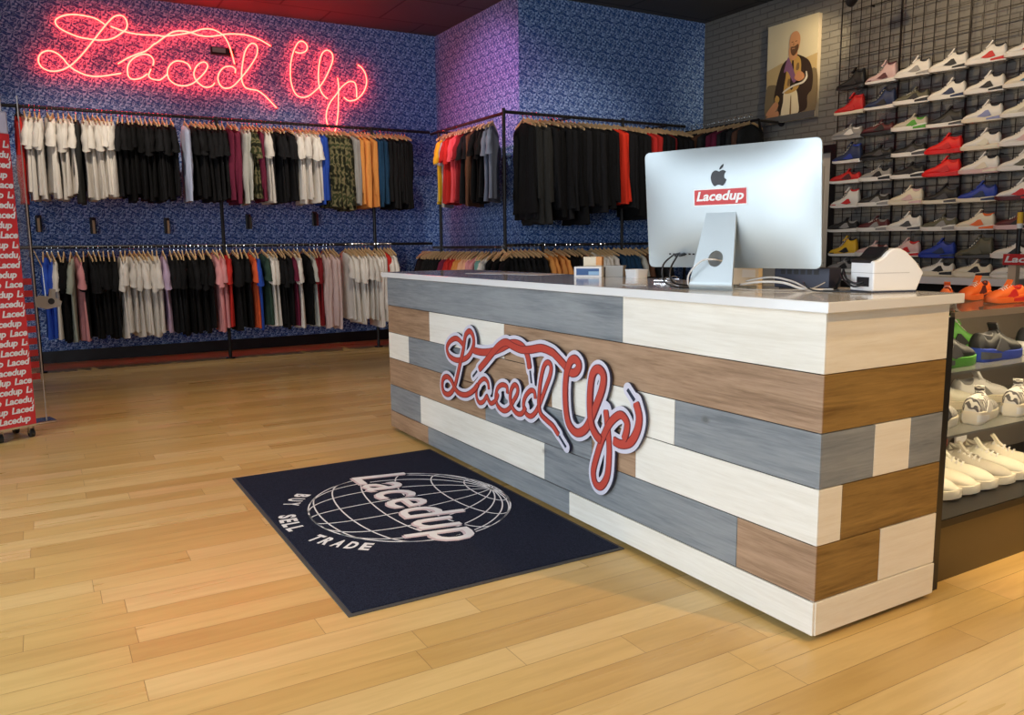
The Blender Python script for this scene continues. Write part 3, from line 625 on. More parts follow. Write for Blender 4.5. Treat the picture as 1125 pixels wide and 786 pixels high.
# low dark device box between printer and computer
bx = tagp(empty('power_supply_box', (.45, .47, ZT), math.radians(14)), 'low dark blue-black device box with vents between printer and computer', 'box')
MB().box((0, -.10, .004), (.10, .115, .078), bev=.004).build('case', M['blueblack'], bx)
mb = MB()
for k in range(6): mb.box((-.0012, -.06+.026*k, .054), (.004, -.042+.026*k, .072))
mb.build('vent_slot', M['sock'], bx)
MB().box((.01, -.09, 0), (.09, .10, .004)).build('rubber_foot', M['black'], bx)
bx = tagp(empty('card_reader', (.52, .84, ZT), math.radians(25)), 'cream card terminal box standing behind the computer, to the right of its stand', 'card reader')
MB().box((0, -.07, 0), (.05, .07, .075), bev=.005).build('housing', M['cream'], bx)
MB().box((-.0015, -.055, .03), (.004, -.0, .062)).build('label_panel', M['paper'], bx)
for i, (pts, r, mt_, lb) in enumerate([
    ([cwp(.08, -.02, .03), cwp(.16, .02, .045), cwp(.24, .03, .03), cwp(.30, .03, .006), cwp(.38, .05, .005)], .0035, M['cable_white'], 'pale cable arching low behind the right half of the computer'),
    ([cwp(.07, -.05, .018), cwp(.15, -.04, .03), cwp(.23, -.03, .028), cwp(.30, -.03, .008), cwp(.36, .0, .004)], .0045, M['cable_white'], 'thicker pale cable below the computer display, right of the stand'),
    ([cwp(.0, -.11, .012), cwp(.1, -.10, .005), cwp(.2, -.09, .004), cwp(.28, -.05, .004), cwp(.33, -.02, .01), cwp(.36, .02, .03)], .002, M['greybox'], 'thin grey wire lying on the counter right of the computer stand'),
    ([cwp(.30, -.02, .03), cwp(.325, -.04, .012), cwp(.36, -.05, .004), cwp(.44, -.05, .004), cwp(.54, -.04, .004)], .003, M['black'], 'black wire in front of the low dark device box')]):
    cable('power_cable', pts, r, mt_, lb)
# small boxes and papers further along
bx = tagp(empty('business_card_box', (.49, 1.90, ZT), math.radians(38)), 'white carton with a blue picture label, on the counter left of the computer', 'box')
MB().box((0, -.075, 0), (.08, .075, .055), bev=.002).build('carton', M['whiteprint'], bx)
mb = MB().box((-.001, -.062, .010), (.002, .062, .045), 0).box((-.0016, -.062, .012), (.002, -.005, .030), 1); mb.build('picture_label', [M['blueprint'], M['skyprint']], bx)
bx = tagp(empty('card_stack_box', (.56, 1.955, ZT), math.radians(38)), 'cream and orange upright carton behind the white carton with the blue label', 'box')
MB().box((0, -.05, 0), (.05, .05, .105), bev=.002).build('carton', M['cream'], bx)
MB().box((-.001, -.052, .06), (.03, -.02, .1055)).build('orange_flap', M['orangeprint'], bx)
bx = tagp(empty('grey_card_box', (.60, 1.82, ZT), math.radians(38)), 'small plain grey carton right of the white carton with the blue label', 'box')
MB().box((0, -.05, 0), (.06, .045, .058), bev=.002).build('carton', M['greybox'], bx); MB().box((-.002, -.052, .05), (.062, .047, .060), bev=.001).build('lid', M['greybox'], bx)
bx = tagp(empty('paper_tub', (.64, 1.68, ZT)), 'low white round-cornered tub, nearest the computer of the small boxes', 'box')
MB().loft([[(x*s_, y*s_, z) for x, y in rrect(.085, .10, .018)] for s_, z in ((.94, 0), (1, .035), (1.03, .036), (1.03, .042), (.95, .042), (.9, .03))]).build('tub', M['paper'], bx)
# the far-side boxes stand on the worktop edge
for i, (x, y, rz, lb) in enumerate([(.40, 2.75, .3, 'long white sheet of paper lying on the far half of the counter'), (.50, 2.45, .15, 'loose white sheet nearer the blue-labelled carton on the counter'), (.16, 1.10, -.4, 'small white card lying on the counter just left of the computer stand')]):
    k = .35 if i == 2 else 1
    tagp(MB().box((-.105*k, -.15*k, 0), (.105*k, .15*k, .0012)).build('paper_sheet', M['paper']), lb, 'paper').location = (x, y, ZT); C.objects[-1].rotation_euler = (0, 0, rz)
kc = tagp(empty('key_pile', (.43, 1.20, ZT)), 'small heap of keys and rings on the counter left of the computer', 'keys')
for k in range(5):
    a = k*1.3; MB().tube([(.03*math.cos(a)+.016*math.cos(t*PI/6), .03*math.sin(a)+.016*math.sin(t*PI/6), .004+.005*k+.004*math.sin(t)) for t in range(13)], .0016, 6).build('key_ring', M['chrome'], kc)
for k in range(4):
    a = .8+k*1.4; c_, s_ = math.cos(a), math.sin(a)
    MB().prism([(0,-.012),(.022,-.012),(.026,-.004),(.062,-.004),(.062,.004),(.026,.004),(.022,.012),(0,.012)], lambda u, v, h: (c_*u-s_*v, s_*u+c_*v, h+.004*k), .002, .0045).build('key', M['chrome'], kc)

# ------------------------------------------------------------------ neon script on the back wall
ns = tagp(empty('neon_sign', (0, YB-.06, 3.2)), 'glowing red neon script in flowing handwriting, high on the blue back wall', 'neon sign')
M['neon'] = mat('red_neon_glow', (.9, .2, .15), .3, emit=(1., .022, .014), es=30)
for s_ in NEON:
    p = catmull([Vector((x, 0, z-3.2)) for x, z in s_], 5)
    t = MB().tube(p, .0078, 8).build('neon_tube', M['neon'], ns, True)
    for q in (p[0], p[-1]):
        MB().cyl(q, q+Vector((0, .055, 0)), .007, 8).build('tube_support', M['black_metal'], t)
MB().box((-.10, .0, .26), (.13, .06, .345), bev=.008).box((.10, .005, .255), (.16, .06, .34), bev=.008).build('transformer', M['black'], ns)
MB().box((-.085, -.004, .285), (.06, .002, .335)).build('transformer_label', M['greybox'], ns)

# ------------------------------------------------------------------ clothes racks (black pipe)
YR, XSR, YFR = 7.83, 2.33, 6.0
ZU, ZL = 2.63, 1.265
def rack(name, label, rails, posts, arms):
    r = tagp(empty(name, (posts[0][0], posts[0][1], 0)), label, 'clothes rack'); o = Vector((posts[0][0], posts[0][1], 0))
    for a, b in rails: MB().cyl(Vector(a)-o, Vector(b)-o, .017, 12).build('rail', M['black_metal'], r)
    for x, y, zt in posts:
        MB().cyl(Vector((x, y, 0))-o, Vector((x, y, zt))-o, .019, 12).cyl(Vector((x, y, 0))-o, Vector((x, y, .012))-o, .05, 16).build('post', M['black_metal'], r)
    for a, b in arms:
        d_ = (Vector(b)-Vector(a)).normalized()
        MB().cyl(Vector(a)-o, Vector(b)-o, .015, 10).cyl(Vector(b)-o-d_*.012, Vector(b)-o, .045, 14).build('wall_arm', M['black_metal'], r)
    return r
px = [-2.07, -.22, 1.55]
rack('clothes_rack', 'long two-level black pipe clothes rack along the blue back wall',
     [((-3.6, YR, ZU), (2.31, YR, ZU)), ((-3.6, YR, ZL), (2.31, YR, ZL))], [(x, YR, ZU+.02) for x in [-.22, -2.07, 1.55, -3.5]],
     [((x, YR, ZU+.0), (x, YB-.001, ZU+.0)) for x in px])
rack('clothes_rack', 'short two-level black pipe rack running along the pink-lit side wall to the corner post',
     [((XSR, YR+.0, 2.61), (XSR, YFR+.03, 2.61)), ((XSR, YR, 1.215), (XSR, YFR+.03, 1.215))], [(XSR, YFR+1.6, 2.63)], [((XSR, YFR+1.6, 2.61), (XS-.001, YFR+1.6, 2.61))])
rack('clothes_rack', 'two-level black pipe rack in front of the projecting blue wall, with the thick corner post',
     [((XSR, YFR, 2.625), (4.84, YFR, 2.625)), ((XSR, YFR, 1.235), (4.84, YFR, 1.235))], [(XSR, YFR, 2.66), (XSR+.48, YFR, 1.26), (3.9, YFR, 2.66)],
     [((3.2, YFR, 2.625), (3.2, YJ-.002, 2.625)), ((4.6, YFR, 2.625), (4.6, YJ-.002, 2.625))])
XCO = 5.1
rack('wall_rail', 'short black wall rail carrying dark coats, with a slanted end strut',
     [((XCO, 6.25, 2.60), (XCO, 5.08, 2.60))], [(XCO, 6.25, 2.62)], [((XCO, 5.12, 2.60), (XR-.001, 5.12, 2.60)), ((XCO, 5.08, 2.60), (XR-.001, 5.35, 2.25))])

# ------------------------------------------------------------------ garments
HG = None
def hanger_mesh():
    mb = MB(); pts = []
    for k in range(13):
        y = -.205+.41*k/12; pts.append((0, y, -.062-.26*abs(y)-.25*y*y+(.012 if abs(y) < .03 else 0)))
    rings = []
    for x, y, z in pts:
        h = .014 if abs(y) < .17 else .010; rings.append([(-.006, y, z-h), (.006, y, z-h), (.006, y, z+h), (-.006, y, z+h)])
    mb.loft(rings)
    k = [(0, 0, -.05), (0, 0, -.028)]+[(0, .024*math.sin(a)*1.0, .0+(-.024*math.cos(a))) for a in [math.radians(v) for v in range(20, 281, 26)]]
    mb.tube(k, .0028, 6, 1)
    o = mb.build('hanger', [M['hanger'], M['chrome']]); me = o.data; bpy.data.objects.remove(o); return me
HANG = hanger_mesh()
def garment_mesh(kind, seed):
    """hangs from (0,0,0); thickness along x, shoulders along y"""
    R = random.Random(seed); mb = MB()
    L0, wid, th, sl, sw = {'s': (.89, .235, .026, .40, .085), 'l': (.93, .235, .032, .80, .06), 'j': (1.02, .265, .046, .88, .075)}[kind]
    ph = [R.uniform(0, 6.28) for _ in range(6)]; sk = R.uniform(-.012, .012); N = 28; rings = []
    for i in range(15):
        t = i/14; z = -.10-(L0-.10)*t if i else -.098
        if i == 0: hw, tk = .085, .018
        elif i == 1: z = -.125; hw, tk = .17, th*.8
        elif i == 2: z = -.16; hw, tk = .205, th
        elif i == 3: z = -.22; hw, tk = .210, th*1.05
        else: z = -.22-(L0-.22)*(i-3)/11; hw = .205+(wid-.205)*((i-3)/11)**1.3+.007*math.sin(7*t+ph[0]); tk = th*(1.05+.25*math.sin(3*t+ph[1]))
        ring = []
        for k in range(N):
            a = 2*PI*k/N; c_, s_ = math.cos(a), math.sin(a)
            y = hw*math.copysign(abs(s_)**.75, s_); fold = .010*t*math.sin(y*42+ph[2]+2*t)+.006*math.sin(y*90+ph[3])*t+.008*math.sin(y*23+ph[4]+t*3)
            x = tk*math.copysign(abs(c_)**.8, c_)+fold+sk*t
            # shoulder slope at the top rings
            zz = z-(.26*abs(y)+.25*y*y if i <= 2 else 0)+(.26*.0 if i else 0)
            if i == 1: zz = -.098-.26*abs(y)-.25*y*y-.004
            if i == 2: zz = min(-.15, -.12-.26*abs(y))
            if i == 0: zz = -.086-.26*abs(y)
            if i == 14: zz += .006*math.sin(y*30+ph[5])
            ring.append((x, y, zz))
        rings.append(ring)
    mb.loft(rings)
    for sgn in (-1, 1):
        rs = []; n2 = 12; steps = 7 if kind == 's' else 11; lx = R.uniform(-.014, .014); sl = sl+R.uniform(-.035, .02); sw *= R.uniform(.85, 1.05)
        for i in range(steps+1):
            t = i/steps; out = .205+(.055 if kind == 's' else .04)*math.sin(t*1.35); z = -.165-(sl-.165+.0)*t
            w_ = sw*(1 if kind == 's' else 1-.35*t)*(.75+.35*min(1, t*2.5)); tk = (.030 if kind == 's' else .034 if kind == 'l' else .046)*(.7+.5*min(1, t*2))
            if kind != 's': tk *= 1-.25*t; out -= .03*t
            if kind == 's' and i == steps: tk *= 1.12
            if kind != 's' and i == steps: w_ *= .72; tk *= .8
            rs.append([(tk*math.cos(2*PI*k/n2)+lx*t*2+.006*math.sin(t*9+ph[2]+k), sgn*(out-.045)+w_*math.sin(2*PI*k/n2)*.72, z+(.03*math.sin(2*PI*k/n2)*-sgn if t > 0 else 0)) for k in range(n2)])
        mb.loft(rs)
    o = mb.build('garment', FAB['white'], None, True, 60); me = o.data; bpy.data.objects.remove(o); return me
GM = {k: [garment_mesh(k, 11*i+ord(k)) for i in range(5)] for k in 'slj'}
NAME = {'s': 't_shirt', 'l': 'long_sleeve_shirt', 'j': 'jacket'}; CATG = {'s': 't-shirt', 'l': 'shirt', 'j': 'jacket'}
WORDG = {'s': 't-shirt', 'l': 'top', 'j': 'jacket'}
rnd = random.Random(3)
def hang(x, y, z, rz, kind, col, label, group, sc_=1., upper=True):
    o = bpy.data.objects.new(NAME[kind], GM[kind][rnd.randrange(5)]); C.objects.link(o)
    o.location = (x, y, z-.008); o.rotation_euler = (0, 0, rz+rnd.uniform(-.13, .13)); o.scale = (1, rnd.uniform(.94, 1.05), sc_*rnd.uniform(.95, 1.04)*(rnd.uniform(.88, 1.08) if kind == 'j' else 1))
    o.material_slots[0].link = 'OBJECT'; o.material_slots[0].material = FAB[col]
    tagp(o, label, CATG[kind], group)
    h = bpy.data.objects.new('hanger', HANG); C.objects.link(h); h.parent = o
    return o
def cw(c): return WORD.get(c, c)
def fill(runs, put, where, pitch, zscale=1., skip=None):
    seen = {}
    names = [cw(c)+' '+WORDG[t] for _, _, c, t in runs]
    for i, (a, b, c, t) in enumerate(runs):
        n = max(1, round(abs(b-a)/pitch)); lf = names[i-1] if i else None; rg = names[i+1] if i+1 < len(runs) else None
        pos = ('between %ss and %ss' % (lf, rg)) if lf and rg else ('left of the %ss' % rg if rg else 'right of the %ss' % lf)
        lab = '%s %s %s, %s' % (cw(c), WORDG[t], where, pos)
        grp = '%ss %s %s' % (cw(c)+' '+WORDG[t], where, pos) if n > 1 else None
        for k in range(n):
            u = a+(b-a)*(k+.5)/n; put(u, t, c, lab, grp)
fill(BACK_UPPER, lambda u, t, c, l, g: hang(u, YR, ZU, 0, t, c, l, g, .97), 'on the upper back rail', .043)
fill([r for r in BACK_LOWER], lambda u, t, c, l, g: hang(u, YR, ZL, 0, t, c, l, g, 1.03), 'on the lower back rail', .043)
fill([r for r in [(7.50, 7.40, 'yellow', 's')]+[(a, max(b, 6.42), c, t) for a, b, c, t in SIDE_UPPER[1:-1]]+[(6.36, 6.22, 'slate', 's')]], lambda u, t, c, l, g: hang(XSR, u, 2.61, -math.radians(47), t, c, l, g, .98), 'on the upper side rail', .055)
fill([r for r in SIDE_LOWER[1:]], lambda u, t, c, l, g: hang(XSR, u, 1.215, -math.radians(52), t, c, l, g, 1.), 'on the lower side rail', .055)
fill([(max(a, 2.55), max(b, 2.64), 'darkred' if i == 7 else c, 'j' if c == 'redbright' else t) for i, (a, b, c, t) in enumerate(FACE_UPPER)], lambda u, t, c, l, g: hang(u, YFR, 2.625, 0, t, c, l, g, 1.03 if t != 's' else 1), 'on the upper corner-wall rail', .056)
fill(FACE_LOWER, lambda u, t, c, l, g: hang(u, YFR, 1.235, 0, t, c, l, g, .95), 'on the lower corner-wall rail', .056)
for i in range(13):
    y = 6.15-(6.15-5.20)*i/12; c = ['charcoal', 'black', 'charcoal', 'brown'][i % 4] if i not in (6, 7) else 'maroon'
    hang(XCO, y, 2.66, PI/2, 'j', c, 'dark bulky coat on the wall rail beside the doorway' if c != 'maroon' else 'dark maroon coat in the middle of the row on the wall rail', 'dark coats on the wall rail' if c != 'maroon' else 'maroon coats on the wall rail', 1.)
# wall hooks with straps between the two rails
for i, (x, z, lb) in enumerate([(-1.98, 1.53, 'leftmost dark wall bracket with a tan strap between the two back rails'), (-1.46, 1.51, 'dark wall bracket with a tan strap below the white shirts'), (-.70, 1.51, 'dark wall bracket with a tan strap below the black shirts'),
                        (.22, 1.56, 'dark wall bracket with an olive strap below the maroon top'), (1.035, 1.6, 'dark wall bracket with a reddish strap below the camouflage jackets')]):
    r = tagp(empty('wall_bracket', (x, YB, z)), lb, 'wall bracket', None)
    MB().box((-.03, -.03, -.10), (.03, 0, .08), bev=.01).build('back_plate', M['black'], r)
    MB().tube(catmull([Vector(p) for p in [(0, -.03, .07), (0, -.12, .05), (0, -.14, -.02), (0, -.10, -.07)]], 4), .010, 8).build('hook_arm', M['black_metal'], r)
    MB().loft([[(a*.012, -.147+b*.006, zz) for a, b in ((-1, -1), (1, -1), (1, 1), (-1, 1))] for zz in (-.10, .0, .045)]).build('strap', [M['hanger'], M['s_ol'], M['s_mr']][0 if i < 3 else i-2], r)

# ------------------------------------------------------------------ red printed display column at the left edge
col = tagp(empty('display_column', (-2.275, 4.66, 0), math.radians(28)), 'tall red display column printed all over with white lettering, at the left edge', 'display stand')
S2 = .125
MB().box((-S2, -S2, .09), (S2, S2, 1.98)).build('red_panel', mat('red_column_print', (.66, .03, .035), .45), col)
MB().box((-S2-.001, -S2-.001, 1.98), (S2+.001, S2+.001, 2.12), bev=.01).build('top_cap', mat('pale_lilac_card', (.62, .55, .66), .6), col)
vs, fs = text_mesh('Lacedup', 1., bold=.035, shear=.2, spacing=.96); bx0, bx1, by0, by1 = bounds(vs); tw, thh = .20, .058
vs = [Vector(((v.x-bx0)/(bx1-bx0)*tw, (v.y-by0)/(by1-by0)*thh, 0)) for v in vs]
for face in range(4):
    mb = MB(); a = face*PI/2; e1 = Vector((math.cos(a), math.sin(a), 0)); nn = Vector((math.sin(a), -math.cos(a), 0))
    z = .10; r_ = 0
    while z < 1.93:
        off = [-.03, .055, .02, -.065, .09][r_ % 5]
        for q in range(-2, 3):
            u0 = off+q*.222-.08
            V = [(u0+v.x, z+v.y) for v in vs]
            # keep only letters that sit inside the face
            keep = [f for f in fs if all(-S2+.002 < V[i][0] < S2-.002 for i in f)]
            if not keep: continue
            used = sorted({i for f in keep for i in f}); mp_ = {i: j for j, i in enumerate(used)}
            mb.add([(nn*(S2+.0015)+e1*V[i][0]+Vector((0, 0, V[i][1]))) for i in used], [tuple(mp_[i] for i in f) for f in keep])
        z += .0635; r_ += 1
    mb.build('white_lettering', M['whiteprint'], col)
for sx in (-1, 1):
    for sy in (-1, 1):
        c_ = MB().cyl((sx*.10-.012, sy*.10, .028), (sx*.10+.012, sy*.10, .028), .028, 16).build('caster', M['black'], col)
        MB().box((sx*.10-.018, sy*.10-.012, .028), (sx*.10-.014, sy*.10+.012, .075)).box((sx*.10+.014, sy*.10-.012, .028), (sx*.10+.018, sy*.10+.012, .075)).cyl((sx*.10, sy*.10, .07), (sx*.10, sy*.10, .092), .012, 10).build('caster_fork', M['chrome'], c_)
MB().box((-S2-.01, -S2-.01, .078), (S2+.01, S2+.01, .092)).build('base_plate', M['chrome'], col)
# clear strip holder with red cards behind the column
st = tagp(empty('card_strip', (-2.10, 5.1, 0), math.radians(15)), 'clear upright strip holding small red printed cards, just behind the red column', 'display stand')
MB().box((-.05, -.012, .30), (.05, .0, 1.90)).build('clear_panel', M['acrylic'], st)
for sx in (-.052, .052): MB().cyl((sx, -.006, .02), (sx, -.006, 2.30), .004, 8).build('edge_rod', M['cable_white'], st)
MB().box((-.10, -.08, 0), (.10, .08, .02), bev=.004).build('base', M['chrome'], st)
for k in range(9): MB().box((-.02, -.017, .32+.085*k), (.035, -.0125, .365+.085*k)).build('red_card', M['redprint'], st)
hd = (MB().prism([(-.07,.02),(.0,.0),(.09,.015),(.10,.05),(.06,.08),(.065,.14),(.03,.145),(.02,.09),(-.04,.10),(-.07,.08)], lambda u, v, h: (u, h, v), -.015, .015).build('clip_on_holder', M['greybox'], st)); hd.location = (.12, 0, .82)
MB().prism([(.03+.022*math.cos(a*PI/8), .055+.022*math.sin(a*PI/8)) for a in range(16)], lambda u, v, h: (u, h, v), -.018, -.0145).build('round_clip', M['black'], hd)
MB().tube([(.0, 0, .09), (.0, .02, .3), (-.05, 0, .42)], .004, 6).build('hanging_wire', M['chrome'], hd)

# ------------------------------------------------------------------ portrait canvas
pc = tagp(empty('canvas_portrait', (XR-.055, 4.965, 3.14)), 'tall canvas portrait of a bald bearded person in a dark gold-braided uniform', 'picture')
PW2, PH2 = .705, 1.09
MB().box((0, -PW2/2, -PH2/2), (.054, PW2/2, PH2/2), bev=.003).build('canvas', mat('canvas_edge', (.55, .47, .36), .8), pc)
pal = [('sky_top', (.62,.55,.38)), ('sky_low', (.50,.37,.18)), ('hills', (.20,.15,.08)), ('coat', (.035,.02,.012)), ('skin', (.55,.27,.13)), ('beard', (.12,.06,.03)), ('gold', (.50,.30,.08)),
       ('breeches', (.72,.62,.42)), ('sash', (.22,.10,.20)), ('cord', (.66,.60,.50)), ('shade', (.20,.12,.05)), ('hand_red', (.55,.25,.12)), ('bottom', (.10,.10,.10))]
PM = [mat('portrait_'+k, c, .55) for k, c in pal]; ix = {k: i for i, (k, c) in enumerate(pal)}
mb = MB(); layer = [0]
def paint(poly, k, sm=True):
    layer[0] += 1; p = [tuple(q) for q in catmull([Vector(a) for a in poly], 4, True)] if sm else poly
    bm = bmesh.new(); f = bm.faces.new([bm.verts.new((a, b, 0)) for a, b in p]); bmesh.ops.triangulate(bm, faces=bm.faces[:]); bm.verts.index_update()
    # u runs left to right as seen from the room (towards -Y)
    mb.add([(-.0006*layer[0], PW2/2-v.co.x*PW2, -PH2/2+v.co.y*PH2) for v in bm.verts], [[v.index for v in f.verts] for f in bm.faces], ix[k]); bm.free()
paint([(0,0),(1,0),(1,1),(0,1)], 'sky_top', False)
paint([(0,.2),(1,.2),(1,.62),(.6,.58),(.3,.60),(0,.55)], 'sky_low', False)
paint([(0,.06),(0,.36),(.12,.40),(.25,.36),(.3,.2),(.3,.06)], 'hills'); paint([(.72,.06),(.75,.40),(1,.46),(1,.06)], 'hills')
paint([(.17,.25),(.22,.42),(.32,.58),(.45,.63),(.55,.66),(.72,.62),(.86,.55),(.93,.42),(.92,.28),(.84,.22),(.80,.08),(.30,.08),(.26,.22)], 'coat')
paint([(.34,.06),(.36,.20),(.39,.31),(.60,.31),(.66,.20),(.66,.06)], 'breeches'); paint([(.50,.06),(.51,.24),(.525,.24),(.53,.06)], 'shade')
paint([(.37,.30),(.40,.45),(.44,.62),(.56,.65),(.68,.60),(.70,.46),(.66,.32),(.50,.28)], 'gold'); paint([(.49,.34),(.52,.60),(.55,.60),(.56,.34)], 'coat'); paint([(.60,.50),(.62,.56),(.66,.56),(.66,.50)], 'shade'); paint([(.44,.36),(.45,.42),(.49,.42),(.48,.36)], 'shade')
paint([(.36,.50),(.42,.62),(.47,.62),(.62,.40),(.56,.38),(.44,.50)], 'sash')
paint([(.46,.64),(.46,.74),(.60,.74),(.62,.64),(.54,.60)], 'skin'); paint([(.47,.84),(.53,.88),(.62,.87),(.67,.80),(.64,.70),(.56,.655),(.49,.69),(.455,.77)], 'skin')
paint([(.485,.735),(.56,.735),(.635,.75),(.63,.69),(.56,.645),(.50,.67)], 'beard'); paint([(.51,.72),(.57,.72),(.57,.712),(.51,.712)], 'skin', False)
for u in (.50, .575): paint([(u,.785),(u+.035,.787),(u+.035,.779),(u,.777)], 'beard', False)
paint([(.545,.785),(.555,.745),(.535,.745)], 'shade', False)
paint([(.36,.29),(.46,.315),(.60,.34),(.76,.35),(.84,.40),(.82,.46),(.80,.455),(.805,.41),(.74,.37),(.60,.358),(.46,.335),(.37,.31)], 'cord')
paint([(.58,.42),(.66,.48),(.76,.45),(.78,.40),(.68,.38)], 'hand_red'); paint([(.02,.10),(.10,.16),(.22,.22),(.28,.18),(.22,.12),(.10,.08)], 'hand_red')
paint([(.0,.06),(.26,.12),(.28,.06),(.15,.05)], 'hand_red'); paint([(.30,.24),(.26,.20),(.20,.24),(.24,.28)], 'gold')
paint([(0,0),(1,0),(1,.065),(0,.065)], 'bottom', False)
mb.build('painted_image', PM, pc)
# track spotlight that lights the picture
sp_ = tagp(empty('track_spotlight', (4.9, 3.75, ZC)), 'black spotlight hanging from the ceiling above the portrait', 'spotlight')
MB().cyl((0, 0, -.42), (0, 0, 0), .008, 8).cyl((0, 0, -.02), (0, 0, 0), .04, 14).build('stem', M['black_metal'], sp_)
hdir = (Vector((XR, 4.95, 3.2))-Vector((4.9, 3.75, 3.53))).normalized()
MB().cyl(Vector((0, 0, -.46))-hdir*.07, Vector((0, 0, -.46))+hdir*.07, .045, 18).build('lamp_head', M['black'], sp_)
MB().cyl(Vector((0, 0, -.46))+hdir*.071, Vector((0, 0, -.46))+hdir*.073, .036, 18).build('lens', mat('lamp_lens', (1,.9,.7), .3, emit=(1,.8,.5), es=6), sp_)
spot('picture_lamp', tuple(Vector((4.9, 3.75, ZC-.46))+hdir*.09), (XR, 4.93, 3.22), 48, (1., .78, .45), 62, .9, .03)

# ------------------------------------------------------------------ wire grid with sneakers
XG = XR-.045
def grid_panel(y0, y1, label):
    g = tagp(empty('wire_grid_panel', (XG, y0, .0)), label, 'grid panel')
    for y in (0, y1-y0):
        MB().box((-.006, y-.006 if y else 0., .1), (.006, y if y else .006, 3.85)).build('frame_post', M['black_metal'], g)
    mb = MB(); n = 6; W_ = y1-y0
    for k in range(1, n): mb.box((-.003, W_*k/n-.003, .1), (.003, W_*k/n+.003, 3.85))
    k = 0; z = .15
    while z < 3.85: mb.box((-.007, 0, z-.003), (-.001, W_, z+.003)); z += .115
    mb.build('wire_mesh', M['black_metal'], g)
    for z in (.4, 2.0, 3.6): MB().cyl((0, W_/2, z), (.045, W_/2, z), .01, 8).build('wall_clip', M['black_metal'], g)
gl = ['leftmost wire grid panel, nearest the doorway', 'second wire grid panel from the doorway', 'third wire grid panel from the doorway', 'fourth wire grid panel, cut by the right edge of the picture', 'wire grid panel beyond the right edge']
for k in range(5): grid_panel(4.33-.695*(k+1), 4.33-.695*k-.004, gl[k])

